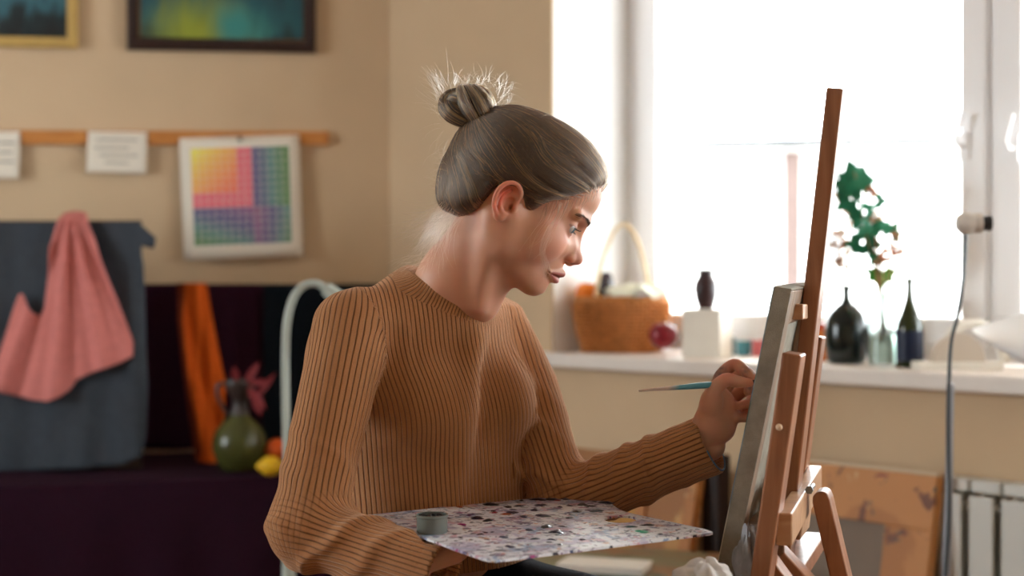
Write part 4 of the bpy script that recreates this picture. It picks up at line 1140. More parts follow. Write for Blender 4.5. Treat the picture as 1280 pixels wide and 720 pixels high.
def dab(px, py, r, m_, hgt=.24):
    c = on_pal(px, py, ZP); k = c.y / F; r *= k * 1.15; ph = [random.uniform(0, 6) for _ in range(3)]; st = random.uniform(.6, 1.2)
    ro = random.uniform(0, PI)
    def fn(u, v):
        a = 2 * PI * u; R = r * v * (1 + .28 * math.sin(2 * a + ph[0]) + .18 * math.sin(3 * a + ph[1]) + .1 * math.sin(7 * a + ph[2]))
        x, y = R * math.cos(a), R * math.sin(a) * st
        return c + V((x * math.cos(ro) - y * math.sin(ro), x * math.sin(ro) + y * math.cos(ro), .0003 + r * hgt * (1 - v * v) * (1 + .4 * math.sin(a * 3 + ph[0]) * v)))
    return Geo().grid(fn, 18, 5).build('paint_dab', m_, pal, angle=180)
spots = [(562, 632, 7, 3), (612, 631, 9, 0), (690, 625, 8, 0), (707, 624, 6, 0), (744, 628, 2.5, 0), (758, 629, 8, 0), (728, 631, 7, 4), (738, 633, 5, 0), (745, 639, 7, 3), (722, 640, 6, 4), (672, 625, 7, 1), (676, 632, 6, 2), (678, 645, 7, 2),
         (668, 638, 6, 2), (712, 648, 5, 4), (683, 659, 8, 0), (696, 666, 8, 0), (662, 663, 6, 7), (630, 672, 6, 7), (690, 675, 5, 7), (728, 675, 5, 7), (588, 644, 6, 5), (596, 648, 8, 2), (610, 651, 8, 0), (640, 641, 6, 2), (648, 633, 5, 1),
         (655, 646, 5, 2), (788, 659, 6, 6), (810, 657, 7, 4), (872, 662, 2.5, 0), (668, 674, 5, 3), (638, 684, 6, 7), (700, 681, 4, 3), (575, 634, 5, 8), (618, 641, 4, 9), (635, 634, 5, 4), (652, 626, 4, 0), (700, 634, 4, 0)]
for px, py, r, ci in spots: dab(px, py, r, dcols[ci])
dab(803, 665, 7, mat('paint_viridian', (30, 150, 116), .3, .5))
dab(632, 643, 5, dcols[8]); dab(578, 656, 5, mat('paint_magenta', (170, 60, 130), .35))
nmade = 0
while nmade < 56:
    x = random.uniform(470, 860); y = random.uniform(620, 695)
    if inpoly(x, y, outp) and nearest(x, y, outp)[0] > 5 and math.hypot((x - 776) / 24, (y - 649) / 7) > 1 and math.hypot((x - 540) / 28, (y - 664) / 10) > 1:
        dab(x, y, random.uniform(1.6, 4.2), dcols[random.choice([0, 0, 1, 2, 3, 4, 5, 7, 7, 10, 10, 9])], .2); nmade += 1
# little cup of medium
cc_ = on_pal(540, 665.5); k = cc_.y / F
root = thing('dipper_cup', cc_, 'small grey green cup of dark paint on the palette', 'cup')
Geo().lathe([(0, .0), (18.5 * k, 0), (19.5 * k, 2 * k), (19.5 * k, 19 * k), (20.5 * k, 20 * k), (20.5 * k, 23 * k), (18.8 * k, 23 * k), (18.2 * k, 10 * k), (0, 9 * k)], cc_, 40).build('body', mat('cup_glass', (112, 118, 112), .2, .5), root)
def fill(u, v):
    a = 2 * PI * u; r = 17.9 * k * v; return cc_ + V((r * math.cos(a), r * math.sin(a), 19.5 * k + 2.6 * k * math.sin(a * 3 + v * 6) * (1 - v * .6) + 1.6 * k * math.sin(a * 5 - v * 4)))
Geo().grid(fill, 30, 8).build('dark_paint', dcols[4], root, angle=180)

# ================================================================ the painter
YH = 1.90
HO = P(640, 262, YH)
cpt, spt = math.cos(math.radians(29)), math.sin(math.radians(29))
HF = np.array([cpt, 0, -spt]); HL = np.array([0, 1, 0.]); HU = np.array([spt, 0, cpt])
yaw = math.radians(-2)
HM = np.stack([HF, HL, HU]); HOn = np.array(HO)
SM = .001 * 1.0
def h2w(q): return HOn + (np.asarray(q, float) * SM) @ HM
def w2h(p): return ((p - HOn) @ HM.T) / SM
class Loc:
    """a primitive given in head millimetres, evaluated in world metres"""
    def __init__(s, pr): s.pr = pr; c, R = pr.bs; s.bs = (h2w(c), R * SM)
    def __call__(s, p): return s.pr(w2h(p)) * SM
def hE(c, r, R=None): return Loc(Ell(c, r, R))
def hC(a, b, ra, rb): return Loc(Cone(a, b, ra, rb))
def hCh(pts, rad, n=4): return Loc(Chain(pts, rad, n))
def rotz(a): c, s = math.cos(a), math.sin(a); return [[c, s, 0], [-s, c, 0], [0, 0, 1]]
def roty(a): c, s = math.cos(a), math.sin(a); return [[c, 0, s], [0, 1, 0], [-s, 0, c]]

head = Model()
A = head.add
A(hE((-8, 0, 52), (90, 70, 67)), .01)
A(hE((28, 0, 58), (71, 62, 57)), .02)               # forehead
A(hE((-18, 0, 12), (70, 63, 50)), .02)              # occiput and ear region
A(hE((42, 0, -4), (53, 57, 58)), .02)               # mid face
A(hE((56, 0, -42), (42, 31, 30)), .012)             # muzzle
A(hE((73, 0, -70), (19, 19, 17)), .014)             # chin
for s in (-1, 1):
    A(hC((68, s * 10, -72), (14, s * 46, -47), 12, 14), .016)     # jaw line
    A(hC((14, s * 47, -46), (4, s * 57, -6), 14, 14), .016)
    A(hE((60, s * 38, -14), (24, 20, 22)), .014)                  # cheek
    A(hE((40, s * 42, -26), (30, 17, 28)), .020)                  # side of the jaw
    A(hC((92, s * 12, 33), (80, s * 42, 32), 7, 6), .012)         # brow ridge
A(hE((38, 0, -58), (38, 38, 24)), .018)              # under the jaw
# neck
N0 = np.array(P(612, 292, 1.905)); N1 = np.array(P(572, 352, 1.93)); N2 = np.array(P(548, 400, 1.955))
A(Cone(N0, N1, .049, .0515), .022); A(Cone(N1, N2, .0515, .060), .02)
# throat and neck muscle running from behind the ear to the collar
nm0 = h2w((-16, -52, -22)); nm1 = np.array(P(600, 384, 1.885))
A(Cone(nm0, nm1, .010, .008), .026)
A(Cone(h2w((24, 0, -78)), np.array(P(604, 380, 1.915)), .020, .022), .02)
# nose
A(hCh([(92, 0, 24), (94.5, 0, 12), (99, 0, -2), (105.5, 0, -14)], [5.5, 5.6, 6.2, 8.0]), .009)
A(hE((108, 0, -16), (7.6, 8, 7.4)), .005)
A(hC((101, 0, -14), (102, 0, -25), 7, 4.6), .006)
for s in (-1, 1):
    A(hE((98.5, s * 10.0, -19.5), (7.6, 4.8, 5.8)), .005)
    A(hC((92, s * 11, -6), (84, s * 22, -12), 7, 6), .012)
# eye sockets, then lids
for s in (-1, 1):
    head.sub(hE((90, s * 33, 14), (13, 15, 11)), .010)
EYC = (74.5, 31.5, 14.5); ER = 12.2
for s in (-1, 1):
    lid = Model().add(hE((EYC[0], s * EYC[1], EYC[2]), (ER + 1.5,) * 3), .001)
    A(hE((EYC[0], s * EYC[1], EYC[2]), (ER + 1.5,) * 3), .005)
    # opening between the lids, looking slightly down and outward corner
    head.sub(hE((EYC[0] + 11.5, s * (EYC[1] + 1.5), EYC[2] - 2.0), (9.5, 12.5, 3.3), roty(.14)), .0012)
    head.sub(hE((EYC[0], s * EYC[1], EYC[2]), (ER - .3,) * 3), .0006)
# lips
A(hCh([(84, -24, -49.5), (93, -13, -45.6), (99.2, -4, -42.6), (98.4, 0, -43.4), (99.2, 4, -42.6), (93, 13, -45.6), (84, 24, -49.5)], [2.2, 4.4, 5.4, 5.2, 5.4, 4.4, 2.2]), .004)
A(hCh([(84, -22, -50.5), (92, -12, -54), (96.6, 0, -55.4), (92, 12, -54), (84, 22, -50.5)], [2, 4.4, 5.2, 4.4, 2]), .0045)
head.sub(hCh([(82, -26, -50), (96, -13, -49.5), (103, 0, -49.3), (96, 13, -49.5), (82, 26, -50)], [1.0, 1.1, 1.2, 1.1, 1.0]), .0022)
head.sub(hC((103.5, 0, -33), (104.5, 0, -39), 1.6, 2.2), .004)          # philtrum
head.sub(hC((97, 0, -64), (96, 0, -64), 3, 3), .010)
for s in (-1, 1): head.sub(hE((103, s * 6.6, -26.5), (4.6, 2.5, 3.0)), .0018)      # nostrils
# ears
for s in (-1, 1):
    e = lambda x, y, z: (x, s * y, z)
    A(hE(e(-6, 65, 3), (14, 7, 22)), .008)
    head.add(hE(e(-10, 73, 3), (14, 3.2, 24), None), .004)
    head.sub(hE(e(-4.5, 77, 0), (8.5, 7.5, 11.5)), .004)
    head.sub(hE(e(-9, 79, 15), (8.5, 4.5, 7)), .004)
    head.sub(hE(e(0, 70, -1.5), (3.2, 8, 3.8)), .003)
    A(hCh([e(3, 71, 3), e(4, 73, 13), e(2.5, 76, 21), e(-5, 79, 27), e(-14, 81.5, 26.5), e(-21.5, 83, 20), e(-25, 83.5, 10), e(-24.5, 82, -1), e(-20, 79, -11), e(-13, 75, -18)], [2.3, 2.5, 2.7, 2.9, 3.0, 3.1, 3.1, 3.0, 3.0, 3.2]), .0022)
    A(hCh([e(-11, 76.5, 17), e(-16.5, 78, 8), e(-16, 77.5, -3), e(-10, 75, -11), e(-3, 73, -12)], [1.9, 2.2, 2.2, 2.4, 2.2]), .003)
    A(hE(e(-8.5, 73, -18), (7.2, 3.6, 7.4)), .004)
    A(hE(e(4.5, 73, -1.5), (3.4, 3.4, 4.8)), .003)

# ---- body frame
G = np.array([.70, -.714, 0]); LT = np.array([.714, .70, 0])     # chest faces G, her left is LT
SR = np.array(P(431, 413, 1.875)); SL = np.array(P(628, 409, 2.075))
ERr = np.array(P(385, 661, 1.75)); WR = np.array(P(560, 717, 1.65))
EL = np.array(P(704, 630, 2.0)); WL = np.array(P(886, 556, 1.925))
CH = np.array(P(540, 490, 1.985)); WA_ = np.array(P(549, 620, 2.005)); HP = np.array(P(535, 745, 2.03))
TR = np.array([LT, -G, [0, 0, 1]])
def bE(c, r): return Ell(c, r, TR)

def hand_prims(add, chains, k=.0035):
    for pts, rad in chains: add(Chain(pts, rad, 3), k)

# painting hand (her left), pixels with distance
Pn = lambda x, y, Y: np.array(P(x, y, Y))
lh = Model()
lh.add(Cone(Pn(872, 560, 1.930), Pn(889, 537, 1.92), .0235, .0250), .01)
lh.add(Ell(Pn(901, 515, 1.925), (.022, .016, .033), None), .014)
lh.add(Cone(Pn(884, 530, 1.915), Pn(890, 500, 1.905), .018, .0145), .012)      # ball of the thumb
lh.add(Cone(Pn(904, 537, 1.935), Pn(914, 512, 1.945), .0140, .0140), .014)     # outer edge
L_fingers = [
    ([Pn(888, 505, 1.900), Pn(893, 488, 1.893), Pn(907, 475, 1.888), Pn(921, 477, 1.888), Pn(936, 478.5, 1.890)], [.0125, .0105, .0092, .0082, .0060]),   # thumb
    ([Pn(896, 488, 1.935), Pn(902, 469, 1.930), Pn(918, 455.5, 1.922), Pn(930, 463, 1.908), Pn(940, 472, 1.899)], [.0105, .0093, .0080, .0074, .0056]),     # index
    ([Pn(902, 490, 1.952), Pn(919, 470, 1.955), Pn(934, 466, 1.948), Pn(941, 480, 1.925), Pn(935, 489, 1.908)], [.0108, .0094, .0084, .0078, .0062]),
    ([Pn(909, 503, 1.960), Pn(928, 489, 1.966), Pn(941, 490, 1.955), Pn(938, 503, 1.930), Pn(925, 507, 1.914)], [.0106, .0092, .0082, .0076, .0060]),
    ([Pn(913, 520, 1.960), Pn(929, 509, 1.962), Pn(938, 511, 1.950), Pn(933, 521, 1.930), Pn(921, 522, 1.918)], [.0100, .0084, .0076, .0070, .0056]),
]
rh = Model()     # hand under the palette (her right)
rh.add(Cone(ERr + (WR - ERr) * .74, WR + np.array([.006, .020, .022]), .0205, .0150), .01)
rpc = WR + np.array([.050, .044, .0265])
rh.add(Ell(rpc, (.046, .040, .0105), None), .012)
zf = ZP - .004 - .0085
R_fingers = []; RH = np.array([[.80, -.60, 0], [.60, .80, 0], [0, 0, 1.]])
for i, (dy, L) in enumerate(((-.030, .066), (-.010, .076), (.011, .072), (.030, .056))):
    b0_ = rpc + RH @ np.array([.030, dy, .0])
    R_fingers.append(([b0_, b0_ + RH @ np.array([L * .45, dy * .12, .001]), b0_ + RH @ np.array([L * .78, dy * .18, .002]), b0_ + RH @ np.array([L, dy * .2, .0035])], [.0098, .0090, .0082, .0066]))
R_fingers.append(([rpc + RH @ np.array([-.02, -.026, .0]), rpc + RH @ np.array([.004, -.044, .001]), rpc + RH @ np.array([.028, -.052, .002]), rpc + RH @ np.array([.046, -.053, .003])], [.0125, .0112, .0100, .0078]))
def lhand(p):
    d = lh(p)
    for i, (pts, rad) in enumerate(L_fingers):
        e = evalf(Chain(pts, rad, 4), p); d = smin(d, e, .006 if i == 0 else .004)
    return d
_lf = [Chain(pts, rad, 4) for pts, rad in L_fingers]; _rf = [Chain(pts, rad, 4) for pts, rad in R_fingers]
def hands(p):
    d = lh(p); base = d
    for i, c in enumerate(_lf):
        e = evalf(c, p); d = np.minimum(d, smin(base, e, .007)) if i else smin(base, e, .008)
    r = rh(p); base = r; q = r
    for c in _rf: q = np.minimum(q, smin(base, evalf(c, p), .006))
    return np.minimum(d, q)

# slim body under the clothes, so the figure is one continuous skin
core = Model()
core.add(bE(CH, (.118, .080, .17)), .02); core.add(bE(WA_, (.108, .076, .16)), .04); core.add(bE(HP, (.140, .100, .12)), .04)
core.add(Cone(SR + (CH - SR) * .3, SL + (CH - SL) * .3, .035, .035), .03); core.add(Cone(N2, CH + np.array([0, 0, .05]), .05, .06), .03)
core.add(Cone(SR, ERr, .038, .031), .02); core.add(Cone(ERr, ERr + (WR - ERr) * .78, .031, .0215), .01)
core.add(Cone(SL, EL, .036, .030), .02); core.add(Cone(EL, WL, .030, .0225), .01)
HIPR = HP - LT * .085 + np.array([0, 0, -.02]); HIPL = HP + LT * .085 + np.array([0, 0, -.02])
SEATZ = .655
KR = HIPR + G * .35 - LT * .03 + np.array([0, 0, .0]); KL = HIPL + G * .35 + LT * .02
AR = KR + G * .0 + np.array([-.05, .03, -.44]); AL = KL + np.array([-.06, .04, -.44])
for a, b, c in ((HIPR, KR, AR), (HIPL, KL, AL)):
    core.add(Cone(a, b, .074, .050), .03); core.add(Cone(b, c, .050, .032), .02)
    core.add(Cone(c, c + G * .10 + np.array([0, 0, -.03]), .026, .02), .02)

def skin_f(p): return smin(head(p), np.minimum(core(p), hands(p)), .012)
def head_f(p): return smin(head(p), core(p), .012)
import time as _t
t0 = _t.time()
cutH = N1[2] - .075
hv, hf = sdf_mesh(head_f, h2w((0, 0, 20)) - np.array([.19, .12, .31]), h2w((0, 0, 20)) + np.array([.16, .12, .15]), .00125)
print('head', len(hv), _t.time() - t0)
keep = hv[:, 2] > cutH
fk = keep[hf].all(1); hf = hf[fk]
lv, lf2 = sdf_mesh(lambda p: np.minimum(hands(p), core(p)), WL + np.array([-.045, -.09, -.05]), WL + np.array([.085, .09, .14]), .0013)
rv, rf2 = sdf_mesh(lambda p: np.minimum(hands(p), core(p)), WR + np.array([-.03, -.10, -.06]), WR + np.array([.19, .08, .06]), .0018)
bv, bf2 = sdf_mesh(core, np.array([-.45, 1.35, .12]), np.array([.48, 2.35, 1.30]), .006)
# the coarse body stops where the finer head, hands take over (all under the clothes)
def boxin(v, lo, hi): return ((v > lo) & (v < hi)).all(1)
m1 = bv[:, 2] < cutH + .004
m2 = ~boxin(bv, WL + np.array([-.040, -.088, -.05]), WL + np.array([.08, .09, .14]))
m3 = ~boxin(bv, WR + np.array([-.025, -.098, -.06]), WR + np.array([.19, .08, .06]))
kb = m1 & m2 & m3; bf2 = bf2[kb[bf2].all(1)]
def merge(parts):
    V_, F_ = [], []; n = 0
    for v, f in parts:
        used = np.unique(f); mp_ = -np.ones(len(v), int); mp_[used] = np.arange(len(used)); V_.append(v[used]); F_.append(mp_[f] + n); n += len(used)
    return np.concatenate(V_), np.concatenate(F_)
sv, sf = merge([(hv, hf), (lv, lf2), (rv, rf2), (bv, bf2)])
# ---- skin colours
q = w2h(sv); x, y, z = q.T; ay = np.abs(y)
base = np.array(lin((208, 154, 128))[:3]); colr = np.tile(base, (len(sv), 1))
def blend(mask, rgb):
    global colr
    c = np.array(lin(rgb)[:3]); colr = colr * (1 - mask[:, None]) + c * mask[:, None]
mott = vnoise(sv, 70, 1) * .5 + vnoise(sv, 180, 2) * .3
colr *= (1 + .05 * mott)[:, None]
inhead = sv[:, 2] > 1.12
def gau(cx, cy, cz, rx, ry, rz): return np.exp(-(((x - cx) / rx) ** 2 + ((ay - cy) / ry) ** 2 + ((z - cz) / rz) ** 2)) * inhead
blend(.45 * gau(74, 46, -16, 20, 14, 20), (220, 142, 122))
blend(.55 * gau(112, 0, -20, 12, 12, 9), (214, 134, 116)); blend(.4 * gau(98, 12, -22, 8, 7, 8), (206, 120, 104))
blend(.80 * gau(-14, 80, 8, 15, 10, 26) * (ay > 66), (222, 100, 74))  # red of light shining through the ears, put into the skin colour
blend(.45 * gau(82, 33, 8, 10, 14, 6), (196, 140, 128))
# lips: between two curves
yy = np.clip(ay / 25, 0, 1)
up = -38.8 - 8.5 * yy ** 1.3 - 1.2 * np.exp(-(ay / 2.2) ** 2); dn = -60.2 + 9.5 * yy ** 2
lm_ = sstep(-.8, .8, up - z) * sstep(-.8, .8, z - dn) * sstep(25.5, 23, ay) * (x > 80) * inhead
blend(.8 * lm_, (166, 84, 82)); blend(.5 * lm_ * np.exp(-((z + 49.5) / 1.6) ** 2), (110, 44, 44))
blend(.5 * gau(81, 31, 9, 9, 12, 2.2) , (190, 128, 118))
ed_ = np.linalg.norm(np.stack([x - EYC[0], ay - EYC[1], z - EYC[2]], 1), axis=1)
blend(.75 * sstep(15.5, 13.4, ed_) * sstep(EYC[2] + .2, EYC[2] + 1.6, z) * sstep(EYC[2] + 5.6, EYC[2] + 3.2, z) * (x > 76), (84, 54, 48))
blend(.35 * gau(86, 40, 15, 9, 10, 7), (176, 112, 98))
# hand reddish at the knuckles and smudges of blue paint
for pt, r_ in ((P(909, 474, 1.885), .011), (P(918, 452, 1.92), .013), (P(934, 505, 1.93), .02), (P(938, 478, 1.89), .008)):
    d = np.linalg.norm(sv - np.array(pt), axis=1); blend(.5 * np.exp(-(d / r_) ** 2), (214, 120, 104))
for pt, r_ in ((P(894, 470, 1.925), .014), (P(931, 463, 1.90), .007), (P(938, 482, 1.905), .009), (P(902, 463, 1.925), .010)):
    d = np.linalg.norm(sv - np.array(pt), axis=1); blend(.75 * np.exp(-(d / r_) ** 2) * (.6 + .4 * vnoise(sv, 300, 5)), (70, 74, 92))
M['skin'] = attr_mat('skin', rough=.48, spec=.35, bump=.15, bump_scale=1400, sub=.35)
woman = thing('person', (HP[0], HP[1], 0), 'young woman in a rust brown ribbed sweater, hair in a bun, painting at the easel', 'person')
body = np_mesh('body', sv, sf, M['skin'], woman, attrs={'col': ('FLOAT_COLOR', np.concatenate([np.clip(colr, 0, 1), np.ones((len(colr), 1))], 1))})
print('body', len(sv), _t.time() - t0)

# ---- eyes
def eye_mat():
    m, nt, bs = new_mat('eye'); a = nt.nodes.new('ShaderNodeAttribute'); a.attribute_name = 'col'; nt.links.new(a.outputs['Color'], bs.inputs['Base Color'])
    bs.inputs['Roughness'].default_value = .06; bs.inputs['Specular IOR Level'].default_value = .6; return m
M['eye'] = eye_mat()
for s in (-1, 1):
    vs = []; fs = []; cs = []; nr, ns = 40, 40
    c = np.array([EYC[0], s * EYC[1], EYC[2]]); gz = np.array([math.cos(.18), -.40, -math.sin(.18)]); gz = gz / np.linalg.norm(gz)
    e1 = np.array([0, 1., 0]); e2 = np.cross(gz, e1)
    for i in range(nr + 1):
        t = PI * (i / nr) ** 1.4 if i < nr else PI
        R = ER * (1 + .055 * math.exp(-(t / .42) ** 2))
        for j in range(ns):
            a = 2 * PI * j / ns; d = gz * math.cos(t) + (e1 * math.cos(a) + e2 * math.sin(a)) * math.sin(t); vs.append(h2w(c + d * R))
            r = ER * math.sin(t) if t < PI / 2 else 99
            if r < 1.9: cc = (8, 8, 10)
            elif r < 5.4: cc = (92, 122, 140) if (j % 3) else (70, 98, 118)
            elif r < 6.1: cc = (40, 52, 62)
            else: cc = (190, 178, 174)
            cs.append(lin(cc))
    for i in range(nr):
        for j in range(ns): fs.append((i * ns + j, i * ns + (j + 1) % ns, (i + 1) * ns + (j + 1) % ns, (i + 1) * ns + j))
    np_mesh('eye', np.array(vs), np.array(fs), M['eye'], woman, attrs={'col': ('FLOAT_COLOR', np.array(cs))})

# ---- hair
def hair_mat(name, rgb, rough=.42, var=.25):
    m = bpy.data.materials.new(name); m.use_nodes = True; nt = m.node_tree; nt.nodes.clear()
    o_ = nt.nodes.new('ShaderNodeOutputMaterial'); bs = nt.nodes.new('ShaderNodeBsdfHairPrincipled'); bs.model = 'CHIANG'; bs.parametrization = 'COLOR'
    nt.links.new(bs.outputs[0], o_.inputs['Surface'])
    hi = nt.nodes.new('ShaderNodeHairInfo')
    rp = nt.nodes.new('ShaderNodeValToRGB'); c = lin(rgb)
    rp.color_ramp.elements[0].color = tuple(v * (1 - var) for v in c[:3]) + (1,); rp.color_ramp.elements[1].color = tuple(min(1, v * (1 + var * 1.8)) for v in c[:3]) + (1,)
    nt.links.new(hi.outputs['Random'], rp.inputs['Fac'])
    nt.links.new(rp.outputs['Color'], bs.inputs['Color'])
    bs.inputs['Roughness'].default_value = rough; bs.inputs['Radial Roughness'].default_value = rough; bs.inputs['Coat'].default_value = 0
    bs.inputs['Random Roughness'].default_value = .2
    return m
M['hair'] = hair_mat('dark_blond_hair', (68, 54, 43), .32, .35)
M['hairl'] = hair_mat('light_blond_hair', (180, 142, 98), .32, .25)
M['fly'] = hair_mat('fine_blond_hair', (232, 212, 184), .30, .1)
M['brow'] = mat('brow_hair', (98, 72, 56), .6)
# hairline in head side view
HLx = np.array([-120, -84, -71, -52, -38, -33, -28, -16, 6, 13, 19, 24, 32, 44, 56, 68, 78, 88, 110.])
HLz = np.array([-40, -40, -46, -40, -24, -4, 16, 30, 30, 18, 2, 2, 16, 33, 44, 57, 70, 84, 96.])
def hline(xx): return np.interp(xx, HLx, HLz)
bunC = np.array([-93, 0, 77.])          # where the hair gathers
def scalp_push(pts, off):
    """move points to `off` metres above the skin of the head"""
    for _ in range(3):
        d = skull(pts); n = sdf_normals(skull, pts, .002)
        pts = pts + n * (off - d)[:, None] * .9
    return pts
skull = Model()
skull.add(hE((-8, 0, 52), (90, 70, 67)), .01); skull.add(hE((28, 0, 58), (71, 62, 57)), .02); skull.add(hE((-18, 0, 12), (70, 63, 50)), .02)
skull.add(hE((-40, 0, -10), (46, 50, 34)), .02); skull.add(Cone(N0, N1, .049, .0515), .012)
skull.add(hE((42, 0, -4), (53, 57, 58)), .02)
# cap of hair: shell over the skull with a swelling towards the bun
def cap_f(p):
    d = skull(p); qq = w2h(p); xx, y_, zz = qq.T
    th = .0062 + .004 * np.exp(-(((xx + 60) / 40) ** 2 + ((zz - 60) / 60) ** 2))
    th = th + .004 * np.exp(-(((xx + 84) / 30) ** 2 + ((zz + 0) / 40) ** 2))
    body_ = d - th
    ed = (hline(xx) + 5 - zz) * SM
    return smax(d - th * sstep(0, 14, zz - hline(xx) - 3), ed, .003)
cap = Model().fn(lambda d, p: cap_f(p))
cap.add(hCh([(-84, 0, 66), (-95, 0, 80)], [20, 14], 1), .012)
cv, cf = sdf_mesh(lambda p: cap(p), h2w((0, 0, 40)) - np.array([.17, .10, .16]), h2w((0, 0, 40)) + np.array([.15, .10, .13]), .002)
M['haircap'] = mat('hair_underlayer', (66, 50, 38), .6, .2)
np_mesh('hair_underlayer', cv, cf, M['haircap'], woman)
print('cap', len(cv), _t.time() - t0)
# strands over the cap
strands, srad = [], []
def clump_noise(a, n=7): return np.sin(a * n) * .5 + np.sin(a * n * 2.3 + 1.3) * .3
def root_points(n):
    out = []
    while len(out) < n:
        d = rng.normal(size=(n, 3)); d /= np.linalg.norm(d, axis=1)[:, None]
        pt = np.array([-8, 0, 40]) + d * np.array([92, 72, 88])
        ok = (pt[:, 2] > hline(pt[:, 0]) - 1)
        out += list(pt[ok])
    return np.array(out[:n])
NR = 8000
rp_ = root_points(NR)
# extra roots right along the hairline
t_ = np.concatenate([rng.uniform(-84, 92, 5000), rng.uniform(-44, -12, 1500)]); side = rng.choice([-1, 1], 6500, p=[.72 if True else .5, .28])
ed_ = np.stack([t_, side * 60, hline(t_) + rng.exponential(4, 6500)], 1)
# put on the surface sideways: y from the skull ellipsoid
yy_ = 74 * np.sqrt(np.clip(1 - ((t_ + 4) / 100) ** 2 - ((ed_[:, 2] - 45) / 100) ** 2, .0, 1)); ed_[:, 1] = side * yy_
rp_ = np.concatenate([rp_, ed_])
NP = 14
Rw = scalp_push(h2w(rp_), .0015)
Rh = w2h(Rw)
bw = bunC + rng.normal(size=(len(Rh), 3)) * np.array([7, 9, 4])
# keep each lock's order round the bun
dirn = Rh - bunC; dirn /= np.linalg.norm(dirn, axis=1)[:, None]
bend = bunC + dirn * np.array([11, 13, 7]) + rng.normal(size=Rh.shape) * 1.5
T = np.linspace(0, 1, NP)
path = Rh[:, None, :] * (1 - T)[None, :, None] + bend[:, None, :] * T[None, :, None]
# sag: strands from the front run back along the head first
cl = np.floor(np.arctan2(Rh[:, 1], Rh[:, 0] + 60) * 18 + vnoise(Rh, .05, 3) * 3)
ph = (cl * 12.9898) % 6.28
sag = np.sin(T * PI)[None, :]
front = sstep(-40, 60, Rh[:, 0])[:, None]
path[:, :, 2] -= sag * (10 * front)
path[:, :, 1] += sag * (np.sin(ph)[:, None] * 2.5)
path[:, :, 2] += sag * (np.cos(ph)[:, None] * 2.5)
nS = len(Rh)
flat = h2w(path.reshape(-1, 3))
lift = (.0068 + .0050 * np.abs(np.sin(cl * 2.1))[:, None] * sag + rng.uniform(-.0010, .0018, (nS, 1)) + .0045 * np.exp(-((path[:, :, 0] + 60) / 40) ** 2 - ((path[:, :, 2] - 60) / 60) ** 2) + .004 * np.exp(-((path[:, :, 0] + 84) / 30) ** 2 - (path[:, :, 2] / 40) ** 2))
hl_ = path[:, :, 2] - hline(path[:, :, 0]); lift = .0012 + lift * (.12 + .88 * sstep(-2, 24, hl_)); lift[:, 0] -= .0035
w_end = np.clip((T - .82) / .18, 0, 1)[None, :]
for _ in range(3):
    d = skull(flat).reshape(nS, NP); n = sdf_normals(skull, flat, .002).reshape(nS, NP, 3)
    fl3 = flat.reshape(nS, NP, 3); move = (lift - d)
    move = np.where(move > 0, move, move * (1 - w_end) * .9)
    fl3 = fl3 + n * move[..., None]
    flat = fl3.reshape(-1, 3)
fl3 = flat.reshape(nS, NP, 3)
for i in range(nS): strands.append(fl3[i]); srad.append(rng.uniform(.00022, .00042))
pick = rng.random(nS) < (.05 + .30 * (np.sin(cl * 3.7) > .8))
hair_obj('hair', [s for s, k in zip(strands, pick) if not k], [r for r, k in zip(srad, pick) if not k], M['hair'], woman, tip=.6)
hair_obj('hair_highlights', [s for s, k in zip(strands, pick) if k], [r for r, k in zip(srad, pick) if k], M['hairl'], woman, tip=.6)
print('hair', _t.time() - t0)
# bun: twisted rope coiled into a knot, px centre
def BP(px, py, dy=0): return np.array(P(px, py, YH + dy))
bun_s, bun_l = [], []
def rope(ctrl, rads, n, twist, seed):
    """bundle of strands following a path with a twist"""
    r_ = np.random.default_rng(seed); c = np.array(spline([list(a) + [b] for a, b in zip(ctrl, rads)], 8)); m = len(c)
    tang = np.gradient(c[:, :3], axis=0); tang /= np.linalg.norm(tang, axis=1)[:, None] + 1e-9
    nrm = np.zeros_like(tang); p_ = np.array([.1, 1., .2])
    for i in range(m):
        p_ = p_ - tang[i] * (p_ @ tang[i]); p_ /= np.linalg.norm(p_); nrm[i] = p_
    bi = np.cross(tang, nrm)
    for k in range(n):
        a0 = r_.uniform(0, 2 * PI); rr = math.sqrt(r_.uniform(.55, 1.0)); a = a0 + twist * np.linspace(0, 1, m) + .05 * np.sin(np.linspace(0, 9, m) + a0 * 3)
        lump = 1 + .06 * np.sin(a0 * 5 + np.linspace(0, 3, m))
        s = c[:, :3] + (nrm * np.cos(a)[:, None] + bi * np.sin(a)[:, None]) * (c[:, 3] * rr * lump)[:, None] + r_.normal(size=(1, 3)) * .0006
        (bun_l if (math.sin(a0 * 7) > .55 and r_.random() < .7) or r_.random() < .15 else bun_s).append(s)
    g = Geo(); g.tube([V(x_[:3]) for x_ in c], [max(.002, x_[3] * .90) for x_ in c], 18); return g
gb_ = []
# stem of the bun
gb_.append(rope([BP(612, 186, .0), BP(605, 170, 0), BP(598, 154, 0), BP(592, 140, .0)], [.026, .0165, .0145, .0145], 700, 1.2, 1))
